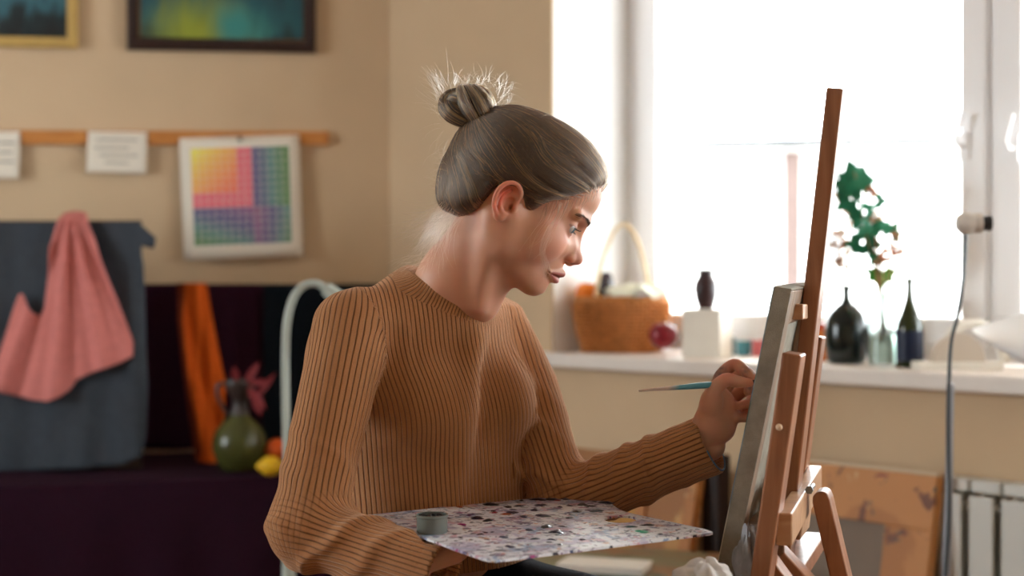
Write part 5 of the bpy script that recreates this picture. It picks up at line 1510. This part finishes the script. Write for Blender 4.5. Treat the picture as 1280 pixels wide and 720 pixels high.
# main lobe wraps over the front and right
gb_.append(rope([BP(611, 160, .004), BP(606, 152, -.020), BP(594, 136, -.026), BP(584, 122, -.016), BP(581, 117, .006), BP(590, 120, .020)], [.009, .0135, .0165, .0150, .012, .009], 1000, 1.6, 2))
gb_.append(rope([BP(611, 148, .012), BP(608, 140, -.012), BP(602, 128, -.019), BP(592, 117, -.010), BP(586, 116, .008)], [.008, .0115, .0135, .0115, .009], 800, 1.4, 3))
gb_.append(rope([BP(612, 152, .014), BP(610, 138, .016), BP(604, 124, .016), BP(593, 118, .018), BP(580, 122, .018), BP(574, 138, .014)], [.009, .012, .013, .013, .013, .010], 700, 1.4, 5))
# left knob, folded end of the hair
gb_.append(rope([BP(588, 150, -.006), BP(576, 146, -.014), BP(565, 140, -.012), BP(560, 131, -.002), BP(565, 123, .004), BP(576, 119, .008)], [.010, .0120, .0125, .0130, .0120, .010], 900, 1.2, 4))
gb_.append(rope([BP(580, 150, .006), BP(568, 144, .006), BP(563, 134, .002), BP(570, 126, -.008), BP(579, 131, -.012), BP(581, 140, -.008)], [.010, .0115, .012, .011, .010, .008], 500, 1.0, 6))
gg = Geo()
for g_ in gb_: gg.add(g_.v, g_.f)
bun = gg.build('hair_bun', M['haircap'], woman, angle=180)
hair_obj('bun_strands', bun_s, .00036, M['hair'], woman, tip=.7) if False else None
def child_hair(name, st, r, m_, parent): return hair_obj(name, st, r, m_, parent, tip=.6)
child_hair('bun_strands', bun_s, .00036, M['hair'], bun); child_hair('bun_highlights', bun_l, .00036, M['hairl'], bun)
# dark hair tie
Geo().tube([V(BP(604 + 21 * math.cos(a), 168 + 7 * math.sin(a) + 5 * math.cos(a), .022 * math.sin(a) * 1.0)) for a in np.linspace(0, 2 * PI, 33)], .0028, 8, cap=False).build('hair_tie', M['darkm'], bun)
# flyaway hairs
fly = []
r2 = np.random.default_rng(11)
def wisp(x0, y0, ang, L, curl, dy=0, n=10, j=.0):
    """hair starting at a pixel and leaving at ang (degrees, 0 = right, 90 = up), length in px"""
    pts = []; x, y = x0, y0; a = math.radians(ang); Yd = YH + dy
    for i in range(n):
        pts.append(np.array(P(x, y, Yd))); x += math.cos(a) * L / n; y -= math.sin(a) * L / n; a += curl / n; Yd += j / n
    fly.append(np.array(pts))
for _ in range(46): wisp(r2.uniform(548, 566), r2.uniform(112, 150), r2.uniform(100, 165), r2.uniform(12, 42), r2.uniform(-1.4, 1.2), r2.uniform(-.03, .03))
for _ in range(34): wisp(r2.uniform(545, 560), r2.uniform(104, 126), r2.normal(122, 9), r2.uniform(20, 42), r2.uniform(-.5, .5), r2.uniform(-.02, .02))
for _ in range(75): wisp(r2.uniform(562, 626), r2.uniform(100, 112), r2.uniform(20, 140), r2.uniform(8, 30), r2.uniform(-2.6, 2.2), r2.uniform(-.03, .03))
for _ in range(60): wisp(r2.uniform(616, 630), r2.uniform(108, 150), r2.uniform(-10, 75), r2.uniform(10, 34), r2.uniform(-1.4, 1.4), r2.uniform(-.03, .03))
for _ in range(40): wisp(r2.uniform(625, 700), r2.uniform(140, 158), r2.uniform(-10, 40), r2.uniform(10, 26), r2.uniform(-1.2, .4), r2.uniform(-.05, .03))
for _ in range(60): wisp(r2.uniform(700, 752), 0, 0, 1, 0) if False else None
for _ in range(70): wisp(r2.uniform(551, 566), r2.uniform(190, 262), r2.uniform(110, 200), r2.uniform(8, 30), r2.uniform(-1.4, 1.6), r2.uniform(-.05, .05))
# nape: loose locks falling behind the neck to the collar
for _ in range(420):
    x0 = r2.uniform(553, 582); y0 = r2.uniform(245, 274); wisp(x0, y0, r2.normal(-128, 13), r2.uniform(35, 95), r2.uniform(-.9, 1.1), r2.uniform(-.045, .045))
for _ in range(150):
    wisp(r2.uniform(540, 556), r2.uniform(262, 300), r2.normal(-125, 22), r2.uniform(20, 60), r2.uniform(-1.2, 1.0), r2.uniform(-.04, .04))
for _ in range(60): wisp(r2.uniform(505, 535), r2.uniform(318, 334), r2.uniform(180, 215), r2.uniform(8, 32), r2.uniform(-.4, 1.0), r2.uniform(-.03, .03))
for _ in range(10): wisp(r2.uniform(545, 560), r2.uniform(150, 210), r2.uniform(180, 250), r2.uniform(20, 44), r2.uniform(.4, 1.6), r2.uniform(-.05, .05))
wisp(560, 105, 88, 50, .25)
NF0 = len(fly)
# temple wisps and the strands falling over the cheek to the mouth
for k in range(16):
    pts = [h2w((52 + r2.uniform(-3, 3), -62, 36)), h2w((56, -66, 18 + r2.uniform(-3, 3))), h2w((52 + k * .5, -64, -6)), h2w((56 + k * .5, -58, -28)), h2w((70 + k * .8, -46, -46 + r2.uniform(-3, 2))), h2w((84 + r2.uniform(-4, 3), -30, -60 + r2.uniform(-2, 4)))]
    fly.append(np.array(spline(pts, 5)))
for k in range(10):
    x0 = r2.uniform(36, 60); pts = [h2w((x0, -62, x0 - 10)), h2w((x0 + 4, -65, x0 - 32)), h2w((x0 + 4 + r2.uniform(-4, 4), -62, -18)), h2w((x0 + 2 + r2.uniform(-6, 6), -58, -40 + r2.uniform(-10, 8)))]
    fly.append(np.array(spline(pts, 5)))
NF1 = len(fly)
baby = []
for k in range(80):     # fine hairs at the forehead and temple hairline
    x0 = r2.uniform(34, 90); z0_ = np.interp(x0, HLx, HLz); ylat = -62 * math.sqrt(max(.04, 1 - ((x0 - 20) / 78) ** 2))
    q3 = scalp_push(h2w(np.array([[x0, ylat, z0_ + 4], [x0 + r2.uniform(0, 8), ylat, z0_ - r2.uniform(3, 12)], [x0 + r2.uniform(0, 10), ylat, z0_ - r2.uniform(10, 26)]])), .0042)
    p0, p1, p2 = q3
    baby.append(np.array(spline([p0, p1, p2], 5)))
CHK = range(NF0, NF1)
for i in CHK:
    pts_ = fly[i]; k_ = len(pts_); tgt_ = .0012 + .0035 * np.sin(np.linspace(0, PI, k_)) + .002 * (i % 3)
    for _k in range(3):
        dd = head(pts_); nn_ = sdf_normals(head, pts_, .002); mv = np.where(dd < tgt_, tgt_ - dd, 0); pts_ = pts_ + nn_ * mv[:, None]
    fly[i] = pts_
hair_obj('flyaway_hair', fly, .00008, M['fly'], woman, tip=.4)
hair_obj('baby_hair', baby, .00008, M['hair'], woman, tip=.3)
# brows and lashes
br = []
for s in (-1, 1):
    for _ in range(230):
        t = r2.uniform(0, 1); yb = 12 + 34 * t; xb = 99.5 - 17 * t ** 2.0 - 1.5 * t; zb_ = 29 + 5.5 * math.sin(t * 2.4) + r2.normal() * (1.5 - .9 * t)
        p0 = np.array([xb, s * yb, zb_]); d = np.array([-1.5 - 4 * t, s * 3.2, 2.4 - 3.4 * t]); 
        br.append(np.array([h2w(p0), h2w(p0 + d * .6), h2w(p0 + d * 1.1)]))
pp_ = np.concatenate(br); tgt = np.tile(np.array([.0002, .0007, .0008]), len(br))
for _k in range(3):
    dd = head(pp_); nn_ = sdf_normals(head, pp_, .0015); pp_ = pp_ + nn_ * (tgt - dd)[:, None]
br = list(pp_.reshape(-1, 3, 3))
hair_obj('eyebrow', br, .00016, M['brow'], woman, tip=.4)
ls = []
for s in (-1, 1):
    for k in range(46):
        t = k / 45; a = -1.02 + 1.95 * t; R = ER + 1.2
        p0 = np.array([EYC[0] + R * math.cos(a) * .98, s * (EYC[1] + R * math.sin(a)), EYC[2] + 1.6 + 1.2 * math.cos(a)])
        d = np.array([math.cos(a) * .9, s * math.sin(a) * .8, -.05]); L = r2.uniform(6.5, 9.0)
        ls.append(np.array([h2w(p0), h2w(p0 + d * L * .4 + np.array([0, 0, -.8])), h2w(p0 + d * L * .75 + np.array([0, 0, -.4])), h2w(p0 + d * L + np.array([0, 0, 1.2]))]))
        if k % 2: 
            p0 = p0 + np.array([-.3, 0, -5.4]); ls.append(np.array([h2w(p0), h2w(p0 + d * 2.2 + np.array([0, 0, -.8])), h2w(p0 + d * 3.4 + np.array([0, 0, -1.4]))]))
hair_obj('eyelashes', ls, .00012, M['darkm'], woman, tip=.3)
print('face hair', _t.time() - t0)

# ---- sweater
tor = Model()
tor.add(bE(CH + np.array([0, 0, .0]), (.140, .098, .185)), .02)
tor.add(bE(WA_ + np.array([0, 0, -.03]), (.143, .100, .20)), .05)
tor.add(bE(HP, (.160, .118, .15)), .05)
tor.add(Cone(SR + np.array([.035, .02, .012]), N2 + np.array([0, .0, -.005]), .046, .066), .03)
tor.add(Cone(SL + np.array([-.03, -.02, .010]), N2 + np.array([0, .0, -.005]), .046, .066), .03)
bl = CH + G * .072 + LT * .062 + np.array([0, 0, -.012]); brr = CH + G * .072 - LT * .066 + np.array([0, 0, -.012])
tor.add(Chain([Pn(592, 425, 1.905), Pn(582, 500, 1.882), Pn(568, 575, 1.895), Pn(560, 640, 1.905)], [.008, .014, .014, .012], 3), .030)
tor.add(Ell(bl, (.050, .050, .055)), .035); tor.add(Ell(brr, (.050, .050, .055)), .035)
colA = N1 + (N2 - N1) * .32; colB = N2 + (N2 - N1) * .2
colr_t = np.array(P(581, 343, 1.925))
tor.add(Cone(N1 + (N2 - N1) * .20, N2, .0565, .072), .014)
def armR(p): return smin(evalf(Chain([SR + np.array([.008, .004, .002]), SR + (ERr - SR) * .35 + np.array([.004, 0, 0]), SR + (ERr - SR) * .7, ERr], [.052, .0485, .0455, .0455], 4), p), evalf(Chain([ERr, ERr + (WR - ERr) * .35 + np.array([0, 0, -.004]), ERr + (WR - ERr) * .7, WR + (WR - ERr) * .06], [.0445, .0395, .0365, .0370], 4), p), .02)
armLend = WL + (WL - EL) / np.linalg.norm(WL - EL) * .006
def armL(p): return smin(evalf(Chain([SL + np.array([-.015, -.015, .004]), SL + (EL - SL) * .35 + np.array([.004, 0, 0]), SL + (EL - SL) * .7 + np.array([.002, 0, 0]), EL], [.050, .0440, .0410, .0420], 4), p), evalf(Chain([EL, EL + (WL - EL) * .35, EL + (WL - EL) * .7, armLend], [.0430, .0430, .0410, .0412], 4), p), .02)
def along(p, a, b):
    ab = b - a; return ((p - a) @ ab) / (ab @ ab)
def ridg(v): return .5 + .5 * np.cos(2 * v)
def angp(p, a, b, ref=np.array([.13, -.97, .2])):
    ab = (b - a) / np.linalg.norm(b - a); e1 = ref - ab * (ref @ ab); e1 /= np.linalg.norm(e1); e2 = np.cross(ab, e1)
    d = p - a; return np.arctan2(d @ e2, d @ e1)
def folds(p, dR, dL, dT):
    """wrinkles of the cloth: crossing ridges gathered at elbows, armpits and waist"""
    f = np.zeros(len(p))
    # near sleeve
    m = np.where((dR < .03))[0]
    if len(m):
        pm = p[m]; tu = along(pm, SR, ERr); tf = along(pm, ERr, WR); au = angp(pm, SR, ERr); af = angp(pm, ERr, WR)
        wu = vnoise(pm, 14, 4); 
        el = np.exp(-((np.linalg.norm(pm - ERr, axis=1)) / .07) ** 2)
        g1 = (ridg(tu * 14 + au * .9 + wu * 1.2) ** 3) * sstep(.35, .8, tu) * (tf < .25)
        g2 = (ridg(tf * 9 + af * 1.1 + wu * 1.4 + .5) ** 3) * sstep(-.05, .15, tf)
        g3 = (ridg(tu * 8 - au * 1.4 + wu * 1.5 + 1) ** 3) * sstep(.4, .05, tu) * .8
        f[m] += .0040 * (g1 * .8 + g3 * .6) * (1 - sstep(.0, .2, tf)) + .0050 * g2 * (1 - .9 * sstep(.45, .9, tf)) + .003 * el * ridg(wu * 5 + tu * 10) ** 2
    m = np.where((dL < .03))[0]
    if len(m):
        pm = p[m]; tu = along(pm, SL, EL); tf = along(pm, EL, WL); au = angp(pm, SL, EL); af = angp(pm, EL, WL); wu = vnoise(pm, 16, 6)
        g1 = (ridg(tu * 11 + au * 1.3 + wu * 1.6) ** 3) * sstep(-.1, .3, tu) * (1 - sstep(.0, .3, tf))
        g2 = (ridg(tf * 15 + af * .8 + wu * 1.6) ** 3) * sstep(.05, .25, tf)
        f[m] += .0055 * g1 + .0042 * g2 * (1 - .9 * sstep(.6, .9, tf))
    m = np.where((dT < .03))[0]
    if len(m):
        pm = p[m]; rel = pm - CH; lat = rel @ LT; dep = rel @ G; zz = pm[:, 2]; wu = vnoise(pm, 9, 8)
        # pull lines from bust down to the waist and across the belly
        low = sstep(1.02, .93, zz); g1 = ridg(zz * 22 + lat * 12 + wu * 1.0) ** 3 * low
        g2 = ridg(lat * 26 + (zz - 1) * 16 + wu * 2.0) ** 3 * sstep(1.06, .98, zz) * sstep(.86, .95, zz)
        arm = np.exp(-(np.linalg.norm(pm - (SR + np.array([.055, -.02, -.10])), axis=1) / .06) ** 2) + np.exp(-(np.linalg.norm(pm - (SL + np.array([-.03, -.06, -.08])), axis=1) / .06) ** 2)
        g3 = ridg(zz * 60 - lat * 50 + wu) ** 2 * arm
        f[m] += .0022 * g1 + .0018 * g2 + .0028 * g3
    f += .0006 * vnoise(p, 30, 9)
    return f
cutdir = (WL - EL) / np.linalg.norm(WL - EL); cuffL = WL + cutdir * .004
cutR = (WR - ERr) / np.linalg.norm(WR - ERr); cuffR = WR - cutR * .004
innL = Cone(WL - cutdir * .06, WL + cutdir * .03, .0350, .0362); innR = Cone(WR - cutR * .06, WR + cutR * .03, .0325, .0340)
nax = (N1 - N2) / np.linalg.norm(N1 - N2)
def sweater_parts(p): return armR(p), armL(p), tor(p)
nct = N1 + (N2 - N1) * .20     # collar top centre
ncn = np.array([.40, -.12, .91]); ncn /= np.linalg.norm(ncn)
def sweater_f(p):
    a, b, t = sweater_parts(p)
    dT = t
    d = smin(smin(t, a, .012), b, .012)
    d = d - folds(p, a, b, t)
    # open cuffs
    d = np.where(a < t, smax(d, (p - cuffR) @ cutR, .002), d) if False else d
    cl_ = (p - cuffL) @ cutdir; near = np.linalg.norm(p - WL, axis=1) < .09
    d = np.where(near, smax(d, cl_, .002), d)
    cr_ = (p - cuffR) @ cutR; near = np.linalg.norm(p - WR, axis=1) < .085
    d = np.where(near, smax(d, cr_, .002), d)
    d = smax(d, -evalf(innL, p), .001); d = smax(d, -evalf(innR, p), .001)
    # the sleeve is pressed flat where the palette lies on it
    pa_, pb_ = np.array(on_pal(455, 644)), np.array(on_pal(612, 700)); e_ = (pb_ - pa_) / np.linalg.norm(pb_ - pa_); nn_ = np.array([-e_[1], e_[0], 0])
    ins = (p - pa_) @ nn_ + .004; ad_ = (p - pa_) @ e_ + .004
    d = smax(d, np.minimum(np.minimum(np.minimum(p[:, 2] - (ZP - .0055), ZP + .09 - p[:, 2]), np.minimum(ins, .14 - ins)), np.minimum(np.minimum(ad_, .33 - ad_), t - a)), .002)
    # neck opening
    d = smax(d, (p - nct) @ ncn, .002)
    return d
slo = np.array([-.40, 1.52, .79]); shi = np.array([.30, 2.25, 1.235])
wv_, wf_ = sdf_mesh(sweater_f, slo, shi, .0026 * RES)
hem = .815
kw = wv_[:, 2] > hem; wf_ = wf_[kw[wf_].all(1)]
wv_, wf_ = merge([(wv_, wf_)])
print('sweater', len(wv_), _t.time() - t0)
a, b, t = sweater_parts(wv_)
isR = (a < t - .002) & (a <= b); isL = (b < t - .002) & (b < a)
# rib coordinate
rel = wv_ - (WA_ + (CH - WA_) * ((wv_[:, 2] - WA_[2]) / (CH[2] - WA_[2]))[:, None])
zz = wv_[:, 2]; back = .03 * sstep(1.02, 1.14, zz)
lat = rel @ LT; dep = rel @ G + back + .05 * sstep(1.05, 1.16, zz)
latb = lat + .6 * np.maximum(dep - .095 - .05 * sstep(1.05, 1.16, zz), -.17); uT = latb * 1.05
crf = np.sin(0)
def armcoord(p, A_, B_, C_, rad):
    tu = along(p, A_, B_); u1 = angp(p, A_, B_) * rad; u2 = angp(p, B_, C_) * rad
    # distance to each segment decides
    def dseg(a_, b_): 
        ab = b_ - a_; h = np.clip(((p - a_) @ ab) / (ab @ ab), 0, 1); return np.linalg.norm(p - a_ - h[:, None] * ab, axis=1)
    w_ = sstep(-.012, .012, dseg(A_, B_) - dseg(B_, C_)); return u1, u2, w_
uR1, uR2, wR_ = armcoord(wv_, SR, ERr, WR, .047); uL1, uL2, wL_ = armcoord(wv_, SL, EL, WL, .043)
rib = np.stack([uT, uR1, uR2], 1)
# separate coordinates: vector attribute (u torso, u upper, u lower) and colour weights (torso, upper, lower)
up_ = np.where(isR, uR1, uL1); lo_ = np.where(isR, uR2, uL2); w_ = np.where(isR, wR_, wL_)
arm_ = (isR | isL).astype(float)
# collar: its own ring of finer ribs
relc = wv_ - nct; hc_ = relc @ ncn; isC = (hc_ > -.024) & (np.linalg.norm(relc, axis=1) < .085)
ref = np.array([1., 0, 0]); e1 = ref - ncn * (ref @ ncn); e1 /= np.linalg.norm(e1); e2 = np.cross(ncn, e1)
uC = np.arctan2(relc @ e2, relc @ e1) * .058
def unw(fsel):
    pass
rv_ = np.stack([uT, up_, lo_], 1); wt = np.stack([1 - arm_, arm_ * (1 - w_), arm_ * w_, np.ones(len(arm_))], 1)
rv2 = np.stack([uC, isC.astype(float), hc_], 1)
def sweater_mat():
    m, nt, bs = new_mat('rust_rib_knit'); N = nt.nodes; Lk = nt.links
    A1 = N.new('ShaderNodeAttribute'); A1.attribute_name = 'rib'; A2 = N.new('ShaderNodeAttribute'); A2.attribute_name = 'ribw'; A3 = N.new('ShaderNodeAttribute'); A3.attribute_name = 'collar'
    s1 = N.new('ShaderNodeSeparateXYZ'); Lk.new(A1.outputs['Vector'], s1.inputs[0]); s2 = N.new('ShaderNodeSeparateColor'); Lk.new(A2.outputs['Color'], s2.inputs[0]); s3 = N.new('ShaderNodeSeparateXYZ'); Lk.new(A3.outputs['Vector'], s3.inputs[0])
    def mth(op, a_, b_=None, c_=None):
        n_ = N.new('ShaderNodeMath'); n_.operation = op
        for i, v in enumerate((a_, b_, c_)):
            if v is None: continue
            if isinstance(v, (int, float)): n_.inputs[i].default_value = v
            else: Lk.new(v, n_.inputs[i])
        return n_.outputs[0]
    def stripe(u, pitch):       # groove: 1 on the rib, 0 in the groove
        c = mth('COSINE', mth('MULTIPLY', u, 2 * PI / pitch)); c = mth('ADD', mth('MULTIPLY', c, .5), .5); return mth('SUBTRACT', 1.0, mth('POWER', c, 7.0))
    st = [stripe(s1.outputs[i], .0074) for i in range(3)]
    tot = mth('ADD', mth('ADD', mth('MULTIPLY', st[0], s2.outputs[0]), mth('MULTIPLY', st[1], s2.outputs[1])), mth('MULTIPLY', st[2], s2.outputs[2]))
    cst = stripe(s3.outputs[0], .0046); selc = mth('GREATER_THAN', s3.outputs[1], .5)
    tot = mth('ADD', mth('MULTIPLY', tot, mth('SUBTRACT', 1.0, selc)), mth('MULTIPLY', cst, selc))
    tc = N.new('ShaderNodeTexCoord'); nz = N.new('ShaderNodeTexNoise'); nz.inputs['Scale'].default_value = 900; nz.inputs['Detail'].default_value = 2; Lk.new(tc.outputs['Object'], nz.inputs['Vector'])
    nz2 = N.new('ShaderNodeTexNoise'); nz2.inputs['Scale'].default_value = 9; Lk.new(tc.outputs['Object'], nz2.inputs['Vector'])
    mx = N.new('ShaderNodeMix'); mx.data_type = 'RGBA'; Lk.new(tot, mx.inputs['Factor']); mx.inputs['A'].default_value = lin((120, 80, 54)); mx.inputs['B'].default_value = lin((192, 136, 92))  # darker groove colour paints in the shade between ribs, on top of the bump
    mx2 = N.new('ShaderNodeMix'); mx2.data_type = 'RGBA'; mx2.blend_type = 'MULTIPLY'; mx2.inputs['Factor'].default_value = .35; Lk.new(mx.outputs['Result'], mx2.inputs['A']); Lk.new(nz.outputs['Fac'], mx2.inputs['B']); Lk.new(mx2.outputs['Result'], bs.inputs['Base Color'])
    h = mth('ADD', tot, mth('MULTIPLY', nz.outputs['Fac'], .25))
    bp = N.new('ShaderNodeBump'); bp.inputs['Strength'].default_value = .85; bp.inputs['Distance'].default_value = .0018; Lk.new(h, bp.inputs['Height']); Lk.new(bp.outputs['Normal'], bs.inputs['Normal'])
    bs.inputs['Roughness'].default_value = .85; bs.inputs['Specular IOR Level'].default_value = .2
    bs.inputs['Sheen Weight'].default_value = .95; bs.inputs['Sheen Roughness'].default_value = .35; bs.inputs['Sheen Tint'].default_value = lin((230, 190, 160))
    return m
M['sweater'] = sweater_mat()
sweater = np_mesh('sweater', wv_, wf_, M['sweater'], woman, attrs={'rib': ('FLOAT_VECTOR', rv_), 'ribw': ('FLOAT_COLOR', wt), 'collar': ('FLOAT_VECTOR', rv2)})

q1 = np.cross(cutdir, [0, 0, 1]); q1 /= np.linalg.norm(q1); q2 = np.cross(q1, cutdir)
Geo().tube([V(cuffL + cutdir * .0005 + (q1 * math.cos(a_) + q2 * math.sin(a_)) * .0385) for a_ in np.linspace(PI * .95, PI * 1.95, 24)], .0011, 6).build('cuff_lining', mat('blue_lining', (96, 130, 156), .7), sweater)
# ---- jeans, shoes
jn = Model(); jn.add(bE(HP + np.array([0, 0, .0]), (.150, .108, .115)), .03)
for a_, b_, c_ in ((HIPR, KR, AR), (HIPL, KL, AL)):
    jn.add(Cone(a_, b_, .080, .058), .04); jn.add(Cone(b_, c_ + np.array([0, 0, .06]), .057, .043), .02)
jf = lambda p: smax(jn(p) - .003 * vnoise(p, 22, 3) , p[:, 2] - .905, .003)
jv, jf_ = sdf_mesh(jf, np.array([-.40, 1.35, .24]), np.array([.45, 2.35, .96]), .006)
np_mesh('jeans', jv, jf_, fabric('dark_denim', (34, 36, 46)), woman)
for c_ in (AR, AL):
    sh = Model(); sh.add(Cone(c_ + np.array([0, 0, -.01]) - G * .03, c_ + G * .13 + np.array([0, 0, -.045]), .040, .032), .02); sh.add(Cone(c_ + np.array([0, 0, .02]), c_ + np.array([0, 0, -.04]), .038, .040), .02)
    zb_s = c_[2] - .075
    v_, f_ = sdf_mesh(lambda p: smax(sh(p), zb_s - p[:, 2], .004), c_ - .2, c_ + .22, .006)
    np_mesh('shoe', v_, f_, mat('shoe_leather', (40, 34, 32), .4), woman)
# stool
zst = HIPR[2] - .092
root = thing('bar_stool', (HP[0], HP[1], 0), 'tall wooden stool the painter sits on, below the picture', 'stool')
Geo().lathe([(0, -.03), (.17, -.03), (.18, -.02), (.18, -.008), (.17, 0), (0, 0)], (HP[0], HP[1], zst), 40).build('seat', M['ewood'], root)
g = Geo()
for k in range(4):
    a_ = PI / 4 + k * PI / 2; Geo().tube([V((HP[0] + .12 * math.cos(a_), HP[1] + .12 * math.sin(a_), zst - .025)), V((HP[0] + .19 * math.cos(a_), HP[1] + .19 * math.sin(a_), 0))], .015, 12).build('leg', M['ewood'], root)
    b_ = a_ + PI / 2; z1 = .25; r1 = .19 - .07 * z1 / zst
    Geo().tube([V((HP[0] + r1 * math.cos(a_), HP[1] + r1 * math.sin(a_), z1)), V((HP[0] + r1 * math.cos(b_), HP[1] + r1 * math.sin(b_), z1))], .009, 10).build('rung', M['ewood'], root)
# foot box for her feet
fz = AR[2] - .075; fc = (AR + AL) / 2 + G * .05
root = thing('foot_box', (fc[0], fc[1], 0), 'low wooden box under the painter\'s feet, below the picture', 'box')
Geo().box((fc[0], fc[1], fz / 2), (.30, .24, fz), (V(LT), V(G), UP)).build('box_body', M['ewood'], root, smooth=False, bevel=.004)

# ---- brush in the painting hand
ba, bb = np.array(P(798, 488.5, 1.880)), np.array(P(949, 476, 1.898))
bd = bb - ba; pts = [V(ba + bd * t) for t in (0, .01, .12, .3, .5, .68, .80)]
rootb = thing('paintbrush', V(ba + bd * .5), 'thin turquoise paintbrush held to the canvas', 'brush')
m, nt, bs = new_mat('brush_paint'); tc = nt.nodes.new('ShaderNodeTexCoord'); sp = nt.nodes.new('ShaderNodeSeparateXYZ'); nt.links.new(tc.outputs['Generated'], sp.inputs[0])
rp = nt.nodes.new('ShaderNodeValToRGB'); rp.color_ramp.elements[0].position = .30; rp.color_ramp.elements[0].color = lin((222, 200, 190)); rp.color_ramp.elements[1].position = .42; rp.color_ramp.elements[1].color = lin((92, 160, 180))
nt.links.new(sp.outputs['X'], rp.inputs[0]); nt.links.new(rp.outputs[0], bs.inputs['Base Color']); bs.inputs['Roughness'].default_value = .3
Geo().tube(pts, [.0006, .0014, .0020, .0030, .0042, .0040, .0032], 14).build('handle', m, rootb)
Geo().tube([V(ba + bd * .795), V(ba + bd * .90)], [.0034, .0028], 14).build('ferrule', mat('ferrule', (170, 174, 180), .3, metal=.9), rootb)
Geo().tube([V(ba + bd * t) for t in (.895, .93, .97, 1.0)], [.0028, .0034, .0026, .0006], 12).build('bristles', mat('bristle', (30, 34, 48), .6), rootb)
print('woman done', _t.time() - t0)
WORLD = 9.0
EXPO = 0.0
CEIL_LAMPS = []
WORLD = 20.0
EXPO = 0.0
# ================================================================ light and camera
w = bpy.data.worlds.new('daylight'); sc.world = w; w.use_nodes = True
bg = w.node_tree.nodes['Background']; bg.inputs['Color'].default_value = (.93, .97, 1.0, 1); bg.inputs['Strength'].default_value = WORLD
def portal(name, s0, s1, z0, z1):
    l = bpy.data.lights.new(name, 'AREA'); l.shape = 'RECTANGLE'; l.size = s1 - s0; l.size_y = z1 - z0; l.cycles.is_portal = True
    o = bpy.data.objects.new(name, l); COL.objects.link(o); o.location = WF((s0 + s1) / 2, RD + .1, (z0 + z1) / 2)
    o.rotation_euler = (-nv).to_track_quat('-Z', 'Z').to_euler()
    return o
l = bpy.data.lights.new('window_portal', 'AREA'); l.shape = 'RECTANGLE'; l.size = SW1 - SW0; l.size_y = 1.7; l.cycles.is_portal = True
o = bpy.data.objects.new('window_portal', l); COL.objects.link(o); o.location = (-4.72, (SW0 + SW1) / 2, 1.75); o.rotation_euler = V((1, 0, 0)).to_track_quat('-Z', 'Z').to_euler()
portal('window_portal', 0, OPEN1, SILLZ, HEAD); portal('window_portal', 2.75, 6.2, .98, HEAD)
for (x, y, e) in CEIL_LAMPS:
    root = thing('ceiling_lamp', (x, y, CEIL - .03), 'round white ceiling lamp behind the camera', 'lamp', 'ceiling lamps behind the camera')
    Geo().lathe([(0, -.06), (.14, -.05), (.2, -.01), (.2, .03), (0, .03)], (x, y, CEIL - .03), 32).build('shade', M['lampw'], root)
    l = bpy.data.lights.new('ceiling_light', 'POINT'); l.energy = e; l.color = (1, .82, .62); l.shadow_soft_size = .15
    o = bpy.data.objects.new('ceiling_light', l); COL.objects.link(o); o.location = (x, y, CEIL - .25)
cam = bpy.data.cameras.new('camera'); co = bpy.data.objects.new('camera', cam); COL.objects.link(co)
cam.lens = 50; cam.sensor_width = 36; cam.clip_start = .05; cam.clip_end = 200
co.location = (0, 0, EYE); co.rotation_euler = (PI / 2, 0, 0)
cam.dof.use_dof = True; cam.dof.focus_distance = 1.83; cam.dof.aperture_fstop = 3.0; cam.dof.aperture_blades = 0
sc.camera = co
sc.view_settings.view_transform = 'Standard'; sc.view_settings.look = 'None'; sc.view_settings.gamma = 1; sc.view_settings.exposure = EXPO
sc.view_settings.use_curve_mapping = False
sc.cycles.use_denoising = True
sc.cycles.max_bounces = 10; sc.cycles.diffuse_bounces = 6; sc.cycles.transparent_max_bounces = 12; sc.cycles.transmission_bounces = 8
sc.cycles.sample_clamp_indirect = 12; sc.cycles.caustics_reflective = False; sc.cycles.caustics_refractive = False
